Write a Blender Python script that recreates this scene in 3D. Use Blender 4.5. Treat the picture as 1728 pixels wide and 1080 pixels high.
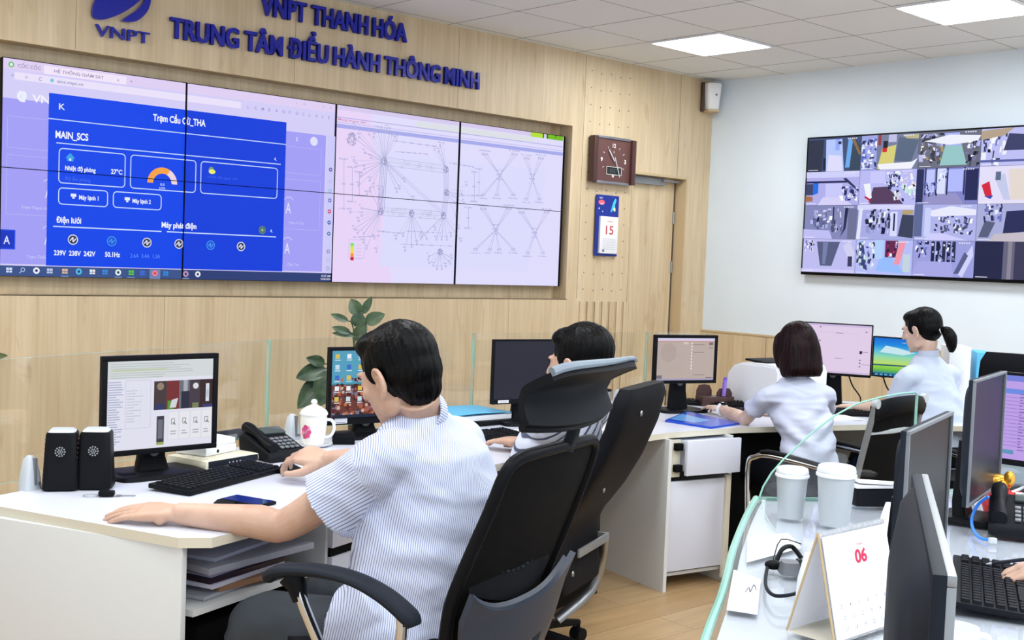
import bpy, bmesh, math, random
import numpy as np
from mathutils import Vector as V, Matrix, Euler, noise, Quaternion
R = math.radians
col = bpy.context.scene.collection
for o in list(bpy.data.objects): bpy.data.objects.remove(o)

# ------------------------------------------------------------ camera, world, exposure
H = 1.43                                  # camera height
F = 1962.16; ROLL = 2.2238; PITCH = 2.972
cd = bpy.data.cameras.new('camera'); cam = bpy.data.objects.new('camera', cd); col.objects.link(cam)
cd.sensor_width = 36; cd.lens = 36 * F / 1728; cd.clip_start = .05
cam.matrix_world = Matrix.Translation((0, 0, H)) @ Matrix.Rotation(R(90 - PITCH), 4, 'X') @ Matrix.Rotation(R(ROLL), 4, 'Z')
sc = bpy.context.scene; sc.camera = cam
w = bpy.data.worlds.new('world'); sc.world = w; w.use_nodes = True
w.node_tree.nodes['Background'].inputs[0].default_value = (.80, .90, 1, 1)
w.node_tree.nodes['Background'].inputs[1].default_value = 1.65
sc.view_settings.view_transform = 'Standard'; sc.view_settings.look = 'None'
sc.view_settings.exposure = 0; sc.view_settings.gamma = 1; sc.view_settings.use_curve_mapping = False
LIGHT_W = 28                             # glow of the ceiling light panels

RCAM = cam.matrix_world.to_3x3(); CAM = V((0, 0, H))
def ray(x, y): return RCAM @ V((x - 864, 540 - y, -F))
def onz(x, y, z):                          # pixel -> point on a level plane
    r = ray(x, y); return CAM + r * ((z - H) / r.z)
def dep(x, y, d):                          # pixel -> point at a distance into the room
    r = ray(x, y); return CAM + r * (d / r.y)

# ------------------------------------------------------------ materials
def S(r, g, b):
    f = lambda c: (c / 255 / 12.92) if c <= 10 else ((c / 255 + .055) / 1.055) ** 2.4
    return (f(r), f(g), f(b), 1)
def mat(name, c, rough=.5, metal=0, **k):
    m = bpy.data.materials.new(name); m.use_nodes = True
    b = m.node_tree.nodes['Principled BSDF']
    b.inputs['Base Color'].default_value = c; b.inputs['Roughness'].default_value = rough; b.inputs['Metallic'].default_value = metal
    for kk, v in k.items(): b.inputs[kk.replace('_', ' ')].default_value = v
    return m
def nd(m, t, **k):
    n = m.node_tree.nodes.new(t)
    for a, v in k.items(): setattr(n, a, v)
    return n
def lk(m, a, b): m.node_tree.links.new(a, b)
def noise_col(m, c1, c2, scale=(1, 1, 1), ns=5, det=4, lo=.35, hi=.65, bump=0, coord='Object', dist=0):
    tc = nd(m, 'ShaderNodeTexCoord'); mp = nd(m, 'ShaderNodeMapping'); mp.inputs['Scale'].default_value = scale
    nz = nd(m, 'ShaderNodeTexNoise'); nz.inputs['Scale'].default_value = ns; nz.inputs['Detail'].default_value = det
    nz.inputs['Distortion'].default_value = dist
    rp = nd(m, 'ShaderNodeValToRGB'); rp.color_ramp.elements[0].position = lo; rp.color_ramp.elements[1].position = hi
    rp.color_ramp.elements[0].color = c1; rp.color_ramp.elements[1].color = c2
    lk(m, tc.outputs[coord], mp.inputs[0]); lk(m, mp.outputs[0], nz.inputs['Vector']); lk(m, nz.outputs['Fac'], rp.inputs[0])
    b = m.node_tree.nodes['Principled BSDF']; lk(m, rp.outputs[0], b.inputs['Base Color'])
    if bump:
        bp = nd(m, 'ShaderNodeBump'); bp.inputs['Strength'].default_value = bump; bp.inputs['Distance'].default_value = .01
        lk(m, nz.outputs['Fac'], bp.inputs['Height']); lk(m, bp.outputs[0], b.inputs['Normal'])
    return rp
def wood_mat(name, dark, mid, light, w1=9, plank=.0):
    m = mat(name, mid, .45)
    tc = nd(m, 'ShaderNodeTexCoord'); b = m.node_tree.nodes['Principled BSDF']
    def nz(scl, ns, det, dist=0):
        mp = nd(m, 'ShaderNodeMapping'); mp.inputs['Scale'].default_value = scl
        n = nd(m, 'ShaderNodeTexNoise'); n.inputs['Scale'].default_value = ns; n.inputs['Detail'].default_value = det; n.inputs['Distortion'].default_value = dist
        lk(m, tc.outputs['Object'], mp.inputs[0]); lk(m, mp.outputs[0], n.inputs['Vector']); return n.outputs['Fac']
    a = nz((1, 1, .10), w1, 5, .3); c = nz((1, 1, .035), w1 * 6, 3); s = nz((1, 1, .22), 13, 2, .6)
    r1 = nd(m, 'ShaderNodeValToRGB'); e = r1.color_ramp.elements; e[0].position = .32; e[1].position = .68; e[0].color = mid; e[1].color = light
    lk(m, a, r1.inputs[0])
    r2 = nd(m, 'ShaderNodeValToRGB'); e = r2.color_ramp.elements; e[0].position = .3; e[1].position = .75; e[0].color = (.86, .86, .86, 1); e[1].color = (1.05, 1.05, 1.05, 1)
    lk(m, c, r2.inputs[0])
    mx = nd(m, 'ShaderNodeMix', data_type='RGBA', blend_type='MULTIPLY'); mx.inputs[0].default_value = 1
    lk(m, r1.outputs[0], mx.inputs[6]); lk(m, r2.outputs[0], mx.inputs[7])
    r3 = nd(m, 'ShaderNodeValToRGB'); e = r3.color_ramp.elements; e[0].position = .61; e[1].position = .80; e[0].color = (0, 0, 0, 1); e[1].color = (.75, .75, .75, 1)
    lk(m, s, r3.inputs[0])
    m2 = nd(m, 'ShaderNodeMix', data_type='RGBA'); lk(m, r3.outputs[0], m2.inputs[0]); lk(m, mx.outputs[2], m2.inputs[6]); m2.inputs[7].default_value = dark
    lk(m, m2.outputs[2], b.inputs['Base Color'])
    return m
M = {}
M['wood'] = wood_mat('pale_oak_laminate', S(172, 140, 104), S(202, 180, 145), S(218, 198, 164))
M['wood_in'] = mat('pale_oak_edge', S(196, 174, 138), .5)
M['white_wall'] = mat('white_paint', S(224, 228, 230), .8); noise_col(M['white_wall'], S(216, 228, 238), S(221, 232, 241), ns=2)
M['ceil'] = mat('ceiling_tile', S(224, 229, 230), .85)
M['floor'] = mat('floor_laminate', S(190, 150, 100), .35)
def floor_nodes():
    m = M['floor']; b = m.node_tree.nodes['Principled BSDF']
    tc = nd(m, 'ShaderNodeTexCoord'); mp = nd(m, 'ShaderNodeMapping'); mp.inputs['Rotation'].default_value = (0, 0, R(-42))
    br = nd(m, 'ShaderNodeTexBrick'); br.inputs['Scale'].default_value = 1; br.inputs['Brick Width'].default_value = 1.2; br.inputs['Row Height'].default_value = .19
    br.inputs['Mortar Size'].default_value = .0015; br.inputs['Mortar'].default_value = S(130, 95, 60)
    br.inputs['Color1'].default_value = S(204, 172, 128); br.inputs['Color2'].default_value = S(192, 158, 114)
    lk(m, tc.outputs['Object'], mp.inputs[0]); lk(m, mp.outputs[0], br.inputs['Vector'])
    m2 = nd(m, 'ShaderNodeMapping'); m2.inputs['Scale'].default_value = (.12, 1, 1)
    nz = nd(m, 'ShaderNodeTexNoise'); nz.inputs['Scale'].default_value = 22; nz.inputs['Detail'].default_value = 5
    lk(m, mp.outputs[0], m2.inputs[0]); lk(m, m2.outputs[0], nz.inputs['Vector'])
    rp = nd(m, 'ShaderNodeValToRGB'); rp.color_ramp.elements[0].position = .3; rp.color_ramp.elements[0].color = (.78, .76, .72, 1); rp.color_ramp.elements[1].position = .7
    lk(m, nz.outputs['Fac'], rp.inputs[0])
    mx = nd(m, 'ShaderNodeMix', data_type='RGBA', blend_type='MULTIPLY'); mx.inputs[0].default_value = 1
    lk(m, br.outputs['Color'], mx.inputs[6]); lk(m, rp.outputs[0], mx.inputs[7]); lk(m, mx.outputs[2], b.inputs['Base Color'])
floor_nodes()
M['seam'] = mat('dark_seam', S(70, 60, 48), .8)
M['ceil_seam'] = mat('ceiling_seam', S(140, 139, 134), .8)
M['black'] = mat('black_plastic', S(17, 18, 22), .42)
M['black_matte'] = mat('matte_black', S(10, 10, 12), .7)
M['softblack'] = mat('soft_black_rubber', S(21, 23, 28), .5)
M['charcoal'] = mat('charcoal_plastic', S(32, 37, 46), .5)
M['grey'] = mat('grey_plastic', S(110, 114, 120), .45)
M['lgrey'] = mat('light_grey_plastic', S(190, 196, 202), .4)
M['white_lam'] = mat('white_laminate', S(210, 213, 226), .30)
M['white_side'] = mat('off_white_board', S(216, 218, 218), .5)
M['edge_cream'] = mat('cream_edge_band', S(214, 208, 190), .5)
for k_ in ('black', 'black_matte', 'softblack', 'charcoal'): M[k_].node_tree.nodes['Principled BSDF'].inputs['Specular IOR Level'].default_value = .09
M['white'] = mat('white_plastic', S(234, 236, 240), .35)
M['paper'] = mat('paper', S(232, 232, 236), .8)
M['chrome'] = mat('chrome', S(210, 212, 216), .12, 1)
M['alu'] = mat('brushed_aluminium', S(170, 172, 176), .35, 1)
M['steel_grey'] = mat('painted_steel', S(150, 154, 158), .4, .5)
M['blue_sign'] = mat('glossy_blue_acrylic', S(16, 28, 158), .16)
M['brown'] = mat('brown_wood', S(72, 44, 40), .35)
M['brown2'] = mat('brown_face', S(96, 62, 58), .4)
M['red'] = mat('red_print', S(200, 30, 40), .6)
M['blue'] = mat('blue_card', S(30, 70, 190), .4)
M['cyan'] = mat('cyan_card', S(90, 185, 225), .5)
M['skin'] = mat('skin', S(206, 158, 126), .48); M['skin'].node_tree.nodes['Principled BSDF'].inputs['Subsurface Weight'].default_value = .12
M['skin'].node_tree.nodes['Principled BSDF'].inputs['Subsurface Radius'].default_value = (.02, .008, .004)
noise_col(M['skin'], S(190, 152, 130), S(204, 168, 148), ns=14, bump=.06)
M['skin2'] = mat('skin_pale', S(222, 180, 154), .48); noise_col(M['skin2'], S(206, 172, 154), S(216, 186, 170), ns=14)
def hair_mat(name, c, c2, rough=.38):
    m = mat(name, c, rough); m.node_tree.nodes['Principled BSDF'].inputs['Specular IOR Level'].default_value = .10; noise_col(m, c, c2, scale=(1, 1, .15), ns=110, det=3, lo=.4, hi=.8, bump=.35); return m
M['hair'] = hair_mat('black_hair', S(5, 5, 6), S(16, 15, 17))
M['hair_brown'] = hair_mat('dark_brown_hair', S(16, 8, 10), S(44, 20, 24))
M['eye'] = mat('eye', S(30, 22, 20), .15)
def attr_mat(name, emit=1.0, rough=.3, attr='Col', base=None):
    m = mat(name, S(8, 8, 10), rough); b = m.node_tree.nodes['Principled BSDF']
    a = nd(m, 'ShaderNodeAttribute'); a.attribute_name = attr
    if base: lk(m, a.outputs['Color'], b.inputs['Base Color'])
    else:
        lk(m, a.outputs['Color'], b.inputs['Emission Color']); b.inputs['Emission Strength'].default_value = emit; b.inputs['Specular IOR Level'].default_value = .12
    return m
M['screen'] = attr_mat('screen_picture', .97, .35)
M['print'] = attr_mat('printed_colours', rough=.6, base=True)
def glass_mat(name, tint, edge):
    m = bpy.data.materials.new(name); m.use_nodes = True; nt = m.node_tree; nt.nodes.clear()
    o = nd(m, 'ShaderNodeOutputMaterial'); tr = nd(m, 'ShaderNodeBsdfTransparent'); tr.inputs[0].default_value = tint
    gl = nd(m, 'ShaderNodeBsdfGlossy'); gl.inputs['Roughness'].default_value = .02; gl.inputs[0].default_value = (1, 1, 1, 1)
    lw = nd(m, 'ShaderNodeLayerWeight'); lw.inputs['Blend'].default_value = .5; pw = nd(m, 'ShaderNodeMath', operation='POWER'); pw.inputs[1].default_value = 5; lk(m, lw.outputs['Facing'], pw.inputs[0])
    fr = nd(m, 'ShaderNodeMath', operation='MULTIPLY_ADD'); fr.inputs[1].default_value = .8; fr.inputs[2].default_value = .035; lk(m, pw.outputs[0], fr.inputs[0]); mx = nd(m, 'ShaderNodeMixShader')
    lk(m, fr.outputs[0], mx.inputs[0]); lk(m, tr.outputs[0], mx.inputs[1]); lk(m, gl.outputs[0], mx.inputs[2]); lk(m, mx.outputs[0], o.inputs[0])
    return m
M['glass'] = glass_mat('clear_glass', (.975, .987, .984, 1), 1.45)
M['glass_edge'] = mat('green_glass_edge', S(150, 200, 185), .15); 
M['light'] = mat('light_diffuser', S(255, 255, 255), .5); M['light'].node_tree.nodes['Principled BSDF'].inputs['Emission Color'].default_value = (.93, .97, 1, 1)
M['light'].node_tree.nodes['Principled BSDF'].inputs['Emission Strength'].default_value = LIGHT_W

# ------------------------------------------------------------ mesh builder
def rotz(a): return Matrix.Rotation(a, 4, 'Z')
class B:
    def __init__(s): s.bm = bmesh.new(); s.M = Matrix(); s.mi = 0
    def _fin(s, vs, M=None, fs=None):
        m = s.M @ M if M is not None else s.M
        bmesh.ops.transform(s.bm, matrix=m, verts=vs)
        for f in {f for v in vs for f in v.link_faces}: f.material_index = s.mi
    def box(s, c, d, rot=None, bev=0, seg=2):
        r = bmesh.ops.create_cube(s.bm, size=1); vs = r['verts']
        bmesh.ops.scale(s.bm, vec=d, verts=vs)
        if bev:
            r = bmesh.ops.bevel(s.bm, geom=[e for e in {e for v in vs for e in v.link_edges}], offset=bev, segments=seg, affect='EDGES', profile=.6)
            vs = list({v for f in r['faces'] for v in f.verts} | set(v for v in vs if v.is_valid))
            vs = s._island(vs)
        m = Matrix.Translation(c)
        if rot is not None: m = m @ (rot.to_4x4() if hasattr(rot, 'to_4x4') else Euler(rot).to_matrix().to_4x4())
        s._fin(vs, m); return s
    def _island(s, vs):
        seen = set(vs); st = list(vs)
        while st:
            v = st.pop()
            for e in v.link_edges:
                o = e.other_vert(v)
                if o not in seen: seen.add(o); st.append(o)
        return list(seen)
    def b2(s, x0, x1, y0, y1, z0, z1, bev=0): return s.box(((x0 + x1) / 2, (y0 + y1) / 2, (z0 + z1) / 2), (x1 - x0, y1 - y0, z1 - z0), bev=bev)
    def cyl(s, p0, p1, r0, r1=None, seg=20, caps=True):
        p0 = V(p0); p1 = V(p1); d = p1 - p0; r1 = r0 if r1 is None else r1
        r = bmesh.ops.create_cone(s.bm, cap_ends=caps, segments=seg, radius1=max(r0, 1e-5), radius2=max(r1, 1e-5), depth=d.length)
        s._fin(r['verts'], Matrix.Translation((p0 + p1) / 2) @ d.to_track_quat('Z', 'Y').to_matrix().to_4x4()); return s
    def ell(s, c, r, rot=None, seg=20):
        q = bmesh.ops.create_uvsphere(s.bm, u_segments=seg, v_segments=max(6, seg // 2), radius=1)
        m = Matrix.Translation(c) @ (rot.to_4x4() if rot is not None else Matrix()) @ Matrix.Diagonal((*r, 1))
        s._fin(q['verts'], m); return s
    def cap(s, p0, p1, r0, r1=None, seg=14):
        r1 = r0 if r1 is None else r1
        s.ell(p0, (r0,) * 3, seg=seg); s.ell(p1, (r1,) * 3, seg=seg); 
        if (V(p1) - V(p0)).length > 1e-5: s.cyl(p0, p1, r0, r1, seg=seg)
        return s
    def tube(s, pts, r, seg=10, sub=0, closed=False, flat=None):
        pts = [V(p) for p in pts]
        if sub: pts = smooth_path(pts, sub, closed)
        n = len(pts); rs = r if isinstance(r, (list, tuple)) else [r] * n
        if len(rs) != n:
            ra = np.array([q if isinstance(q, (tuple, list)) else (q, q) for q in rs]); xx = np.linspace(0, len(ra) - 1, n); rs = [(float(np.interp(x, range(len(ra)), ra[:, 0])), float(np.interp(x, range(len(ra)), ra[:, 1]))) for x in xx]
        rings = []; prev = None
        for i in range(n):
            a = pts[(i - 1) % n] if (closed or i) else pts[i]; b = pts[(i + 1) % n] if (closed or i < n - 1) else pts[i]
            t = (b - a).normalized()
            if prev is None:
                u = t.orthogonal().normalized() if flat is None else (V(flat) - t * t.dot(V(flat))).normalized()
            else: u = (prev - t * prev.dot(t)).normalized()
            prev = u; v = t.cross(u)
            rr = rs[i]; ru, rv = rr if isinstance(rr, (tuple, list)) else (rr, rr)
            rings.append([s.bm.verts.new(s.M @ (pts[i] + u * ru * math.cos(2 * math.pi * j / seg) + v * rv * math.sin(2 * math.pi * j / seg))) for j in range(seg)])
        L = n if closed else n - 1
        for i in range(L):
            A = rings[i]; Bq = rings[(i + 1) % n]
            for j in range(seg):
                f = s.bm.faces.new((A[j], A[(j + 1) % seg], Bq[(j + 1) % seg], Bq[j])); f.material_index = s.mi
        if not closed:
            for q in (rings[0][::-1], rings[-1]):
                f = s.bm.faces.new(q); f.material_index = s.mi
        return s
    def prism(s, poly, z0, z1, M=None, bev=0):
        m = s.M @ M if M is not None else s.M
        lo = [s.bm.verts.new(m @ V((x, y, z0))) for x, y in poly]; hi = [s.bm.verts.new(m @ V((x, y, z1))) for x, y in poly]
        fs = [s.bm.faces.new(lo[::-1]), s.bm.faces.new(hi)]
        n = len(poly)
        for i in range(n): fs.append(s.bm.faces.new((lo[i], lo[(i + 1) % n], hi[(i + 1) % n], hi[i])))
        for f in fs: f.material_index = s.mi
        bmesh.ops.recalc_face_normals(s.bm, faces=fs)
        if bev:
            es = set(fs[0].edges) | set(fs[1].edges)
            r = bmesh.ops.bevel(s.bm, geom=list(es), offset=bev, segments=2, affect='EDGES')
            for f in r['faces']: f.material_index = s.mi
        return s
    def lathe(s, prof, c=(0, 0, 0), seg=28):
        c = V(c); rings = []
        for r, z in prof:
            rings.append([s.bm.verts.new(s.M @ (c + V((r * math.cos(2 * math.pi * j / seg), r * math.sin(2 * math.pi * j / seg), z)))) for j in range(seg)])
        for A, Q in zip(rings, rings[1:]):
            for j in range(seg):
                f = s.bm.faces.new((A[j], A[(j + 1) % seg], Q[(j + 1) % seg], Q[j])); f.material_index = s.mi
        for q in (rings[0][::-1], rings[-1]):
            f = s.bm.faces.new(q); f.material_index = s.mi
        return s
    def loft(s, secs, seg=24):      # secs: (centre, half-axis u, half-axis v[, squareness])
        rings = []
        for q in secs:
            c, u, v = V(q[0]), V(q[1]), V(q[2]); e = q[3] if len(q) > 3 else 2
            ring = []
            for j in range(seg):
                a = 2 * math.pi * j / seg; ca, sa = math.cos(a), math.sin(a)
                cx = math.copysign(abs(ca) ** (2 / e), ca); sx = math.copysign(abs(sa) ** (2 / e), sa)
                ring.append(s.bm.verts.new(s.M @ (c + u * cx + v * sx)))
            rings.append(ring)
        for A, Q in zip(rings, rings[1:]):
            for j in range(seg):
                f = s.bm.faces.new((A[j], A[(j + 1) % seg], Q[(j + 1) % seg], Q[j])); f.material_index = s.mi
        for q in (rings[0][::-1], rings[-1]):
            f = s.bm.faces.new(q); f.material_index = s.mi
        return s
    def sheet(s, fn, nu, nv, th=0):   # fn(u,v)->point ; optional thickness along normal
        g = [[s.bm.verts.new(s.M @ V(fn(i / nu, j / nv))) for j in range(nv + 1)] for i in range(nu + 1)]
        fs = []
        for i in range(nu):
            for j in range(nv):
                f = s.bm.faces.new((g[i][j], g[i + 1][j], g[i + 1][j + 1], g[i][j + 1])); f.material_index = s.mi; fs.append(f)
        if th:
            bmesh.ops.recalc_face_normals(s.bm, faces=fs)
            bmesh.ops.solidify(s.bm, geom=fs, thickness=th)
        return s
    def poly(s, pts):
        f = s.bm.faces.new([s.bm.verts.new(s.M @ V(p)) for p in pts]); f.material_index = s.mi; return f
    def out(s, name, mats, parent=None, smooth=True, recalc=True, auto=38):
        if recalc: bmesh.ops.recalc_face_normals(s.bm, faces=s.bm.faces)
        me = bpy.data.meshes.new(name); s.bm.to_mesh(me); s.bm.free()
        return link(name, me, mats, parent, smooth, auto)
def link(name, me, mats, parent=None, smooth=True, auto=38):
    for m in (mats if isinstance(mats, (list, tuple)) else [mats]): me.materials.append(M[m] if isinstance(m, str) else m)
    if smooth:
        me.shade_smooth() if hasattr(me, 'shade_smooth') else None
        if auto: me.set_sharp_from_angle(angle=R(auto))
    o = bpy.data.objects.new(name, me); col.objects.link(o)
    if parent is not None: o.parent = parent
    return o
def smooth_path(pts, sub, closed=False):
    out = []; n = len(pts); rng = n if closed else n - 1
    for i in range(rng):
        p0 = pts[(i - 1) % n] if (closed or i) else pts[0]; p1 = pts[i]; p2 = pts[(i + 1) % n]; p3 = pts[(i + 2) % n] if (closed or i < n - 2) else pts[-1]
        for k in range(sub):
            t = k / sub
            out.append(.5 * ((2 * p1) + (p2 - p0) * t + (2 * p0 - 5 * p1 + 4 * p2 - p3) * t * t + (3 * p1 - p0 - 3 * p2 + p3) * t ** 3))
    if not closed: out.append(pts[-1])
    return out
def thing(name, label, cat, loc=(0, 0, 0), rz=0, group=None):
    o = bpy.data.objects.new(name, None); col.objects.link(o); o.empty_display_size = .1
    o.location = loc; o.rotation_euler = (0, 0, rz); return tag(o, label, cat, group)
def tag(o, label, cat, group=None):
    o['label'] = label; o['category'] = cat
    if group: o['group'] = group
    return o
def struct(o, fr=None):
    o['kind'] = 'structure'
    if fr is not None: o.matrix_world = fr
    return o

# ------------------------------------------------------------ flat pictures (screens, prints): polygons with their own colours
def text_geo(s, bold=0.0, spacing=1.0):
    cu = bpy.data.curves.new('t', 'FONT'); cu.body = s; cu.size = 1; cu.offset = bold; cu.space_character = spacing; cu.resolution_u = 3; cu.fill_mode = 'FRONT'
    o = bpy.data.objects.new('t', cu); col.objects.link(o)
    dg = bpy.context.evaluated_depsgraph_get(); me = bpy.data.meshes.new_from_object(o.evaluated_get(dg))
    vs = [v.co.copy() for v in me.vertices]; fs = [tuple(p.vertices) for p in me.polygons]
    bpy.data.objects.remove(o); bpy.data.meshes.remove(me); bpy.data.curves.remove(cu)
    return vs, fs
class Pic:      # x right 0..w, y up 0..h ; lies in local XZ facing -Y, layers stepping towards the viewer
    def __init__(s, w, h, M=Matrix(), step=.00012): s.w, s.h = w, h; s.v = []; s.f = []; s.c = []; s.M = M; s.lay = 0; s.step = step
    def P(s, pts, c, lay=None):
        if lay is None: s.lay += 1; lay = s.lay
        y = -lay * s.step; n = len(s.v)
        s.v += [s.M @ V((x, y, z)) for x, z in pts]; s.f.append(tuple(range(n, n + len(pts)))); s.c.append(c if len(c) == 4 else S(*c)); return s
    def r(s, x0, y0, x1, y1, c, lay=None): return s.P([(x0, y0), (x1, y0), (x1, y1), (x0, y1)], c, lay)
    def line(s, x0, y0, x1, y1, t, c, lay=None):
        d = math.hypot(x1 - x0, y1 - y0) or 1e-6; nx, ny = -(y1 - y0) / d * t / 2, (x1 - x0) / d * t / 2
        return s.P([(x0 + nx, y0 + ny), (x1 + nx, y1 + ny), (x1 - nx, y1 - ny), (x0 - nx, y0 - ny)], c, lay)
    def frame(s, x0, y0, x1, y1, t, c):
        s.lay += 1; l = s.lay
        for a in ((x0, y0, x1, y0), (x1, y0, x1, y1), (x1, y1, x0, y1), (x0, y1, x0, y0)): s.line(*a, t, c, l)
        return s
    def disc(s, x, y, r, c, ry=None, n=16, a0=0, a1=360): 
        ry = ry or r; return s.P([(x + r * math.cos(R(a0 + (a1 - a0) * i / n)), y + ry * math.sin(R(a0 + (a1 - a0) * i / n))) for i in range(n + (a1 - a0 != 360))], c)
    def arc(s, x, y, r0, r1, a0, a1, c, n=12):
        p = [(x + r0 * math.cos(R(a0 + (a1 - a0) * i / n)), y + r0 * math.sin(R(a0 + (a1 - a0) * i / n))) for i in range(n + 1)]
        q = [(x + r1 * math.cos(R(a0 + (a1 - a0) * i / n)), y + r1 * math.sin(R(a0 + (a1 - a0) * i / n))) for i in range(n + 1)]
        s.lay += 1; l = s.lay
        for i in range(n): s.P([p[i], p[i + 1], q[i + 1], q[i]], c, l)
        return s
    def text(s, t, x, y, h, c, w=None, bold=.01, align='l'):
        vs, fs = text_geo(t, bold); s.lay += 1; yy = -s.lay * s.step
        k = h / .70; x0 = min(v.x for v in vs); x1 = max(v.x for v in vs)
        kx = w / (x1 - x0) if w else k
        W = (x1 - x0) * kx; ox = x - (W / 2 if align == 'c' else W if align == 'r' else 0)
        n = len(s.v); cc = c if len(c) == 4 else S(*c)
        s.v += [s.M @ V((ox + (v.x - x0) * kx, yy, y + v.y * k)) for v in vs]
        for f in fs: s.f.append(tuple(i + n for i in f)); s.c.append(cc)
        return s
    def out(s, name, parent=None, m='screen'):
        me = bpy.data.meshes.new(name); me.from_pydata([tuple(v) for v in s.v], [], s.f)
        a = me.color_attributes.new('Col', 'FLOAT_COLOR', 'CORNER'); buf = []
        for p, c in zip(me.polygons, s.c): buf += list(c) * p.loop_total
        a.data.foreach_set('color', buf); 
        return link(name, me, m, parent, False)
# ------------------------------------------------------------ the room
CZ = 2.885
WF = Matrix.Translation((-3.895, 4.230, 0)) @ rotz(R(42.641))       # oak wall: x along it, -y into the room
RF = Matrix.Translation((1.511, 9.209, 0)) @ rotz(R(-47.359))       # white wall: x from the corner towards the viewer
# ceiling lights, set in the tile grid
TU, TV, TS = 5.81, -5.10, .58            # u, v of a tile corner, tile size
LN, LE = 'square white ceiling light panel ', 'ceiling light'
def ceiling_light(i, j, label, grp=None):
    t = thing('ceiling_light', label, LE, WF @ V((TU + i * 3 * TS + .29, -(j * 3 * TS + .94), CZ)), R(42.641), grp)
    B().b2(-.285, .285, -.285, -.272, -.012, .004).b2(-.285, .285, .272, .285, -.012, .004).b2(-.285, -.272, -.272, .272, -.012, .004).b2(.272, .285, -.272, .272, -.012, .004).out('frame', 'white', t)
    B().b2(-.272, .272, -.272, .272, -.006, .003).out('diffuser', 'light', t)
    return t
# rows: j=0 nearest the oak wall
ceiling_light(0, 0, LN + 'glowing nearest the corner of the oak and white walls')
ceiling_light(0, 1, LN + 'glowing at the top right, cut by the picture edge')
for i, j in ((0, 2), (0, 3), (-1, 2), (-1, 3), (-2, 1), (-2, 2), (-2, 3), (-3, 0), (-3, 1), (-3, 2), (-3, 3)):
    ceiling_light(i, j, 'square white ceiling light panel above the viewer, outside the picture', 'ceiling lights outside the view')

b = B(); b.prism([(-8, -2.6), (3.6, -2.6), (12, 3), (1.51, 9.6), (-8, 1.2)], -.1, 0)
struct(b.out('floor', 'floor', smooth=False))
b = B(); b.M = WF.copy(); b.b2(-3.5, 7.5, -7.5, .12, CZ, CZ + .1)
b.mi = 1
for k in range(-14, 3):                  # seams across
    u = TU + k * TS; b.b2(u - .0025, u + .0025, -7.5, 0, CZ - .0012, CZ + .001)
for k in range(0, 13):
    v = -(.07 + k * TS); b.b2(-3.5, 7.5, v - .002, v + .002, CZ - .0011, CZ + .001)
struct(b.out('ceiling', ['ceil', 'ceil_seam'], smooth=False))
# oak wall with the recess for the video wall and the doorway
RU0, RU1, RZ0, RZ1 = 1.80, 5.797, 1.168, 2.378
DU0, DU1, DZ = 6.44, 7.075, 2.112
b = B(); T = .16
b.b2(-3.5, RU1, 0, T, 0, RZ0); b.b2(-3.5, RU1, 0, T, RZ1, 3); b.b2(-3.5, RU0, 0, T, RZ0, RZ1)
b.b2(RU0, RU1, .125, T, RZ0, RZ1)
b.b2(RU1, DU0, 0, T, 0, 3); b.b2(DU0, DU1, 0, T, DZ, 3); b.b2(DU1, 7.35, 0, T, 0, 3)
b.mi = 1
for u in (.2, 1.4, 2.3, 3.55, 4.75): b.b2(u, u + .0014, -.0006, .01, RZ1 + .004, CZ)     # board joints
for u in (.6, 1.55, 2.8, 4.02, 5.26): b.b2(u, u + .0012, -.0006, .01, .1, RZ0 - .004)
for u in (5.905, 6.95): b.b2(u, u + .0022, -.0006, .01, DZ if u > 6.4 else RZ0 + .01, CZ)
b.b2(RU0, RU1 + .015, -.0009, .01, RZ0 - .004, RZ0)                                     # shadow joint under the recess
b.mi = 2
for u, r in ((RU0, 0),): b.b2(RU0, RU1, .0, .004, RZ1 - .003, RZ1)
struct(b.out('wall_left', ['wood', 'seam', 'wood_in'], smooth=False), WF)
b = B()                                                          # slats and drilled panel beside the door
for k in range(7):
    u = 5.935 + k * .077; b.b2(u, u + .052, -.012, .0, .1, 1.152)
b.mi = 1
for k in range(7): b.b2(5.935 + k * .077 + .052, 5.935 + k * .077 + .066, -.001, .004, .1, 1.152)
for k in range(5):
    for q in range(15):
        z = 1.24 + q * .1185 - .01 * (k % 2) 
        if z < CZ - .04: b.cyl((5.97 + k * .10, -.0007, z), (5.97 + k * .10, .004, z), .0048, seg=8)
struct(b.out('trim_1', ['wood', 'seam'], smooth=False), WF)
# door set back in its opening
b = B(); b.b2(DU0 + .012, DU1 - .03, .10, .14, 0, DZ - .02)
d = struct(b.out('door_1', ['wood'], smooth=False), WF)
B().b2(DU0 + .012, DU0 + .45, .06, .10, DZ - .075, DZ - .02, bev=.006).out('door_closer', 'steel_grey', d)
B().b2(DU0 + .41, DU0 + .62, .045, .06, DZ - .045, DZ - .03).out('closer_arm', 'steel_grey', d)
for z in (1.80, 1.42, .5): 
    B().cyl((DU1 - .03, .095, z - .045), (DU1 - .03, .095, z + .045), .009).b2(DU1 - .04, DU1 - .001, .102, .106, z - .045, z + .045).out('hinge', 'steel_grey', d)
b = B(); b.b2(DU0 - .003, DU0 + .012, -.004, T, 0, DZ); b.b2(DU1 - .012, DU1 + .004, -.004, T, 0, DZ); b.b2(DU0, DU1, -.004, T, DZ - .015, DZ + .004)
b.mi = 1; b.b2(DU1 - .029, DU1 - .013, .10, .13, 0, DZ - .02)
struct(b.out('trim_2', ['wood_in', 'seam'], smooth=False), WF)
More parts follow.
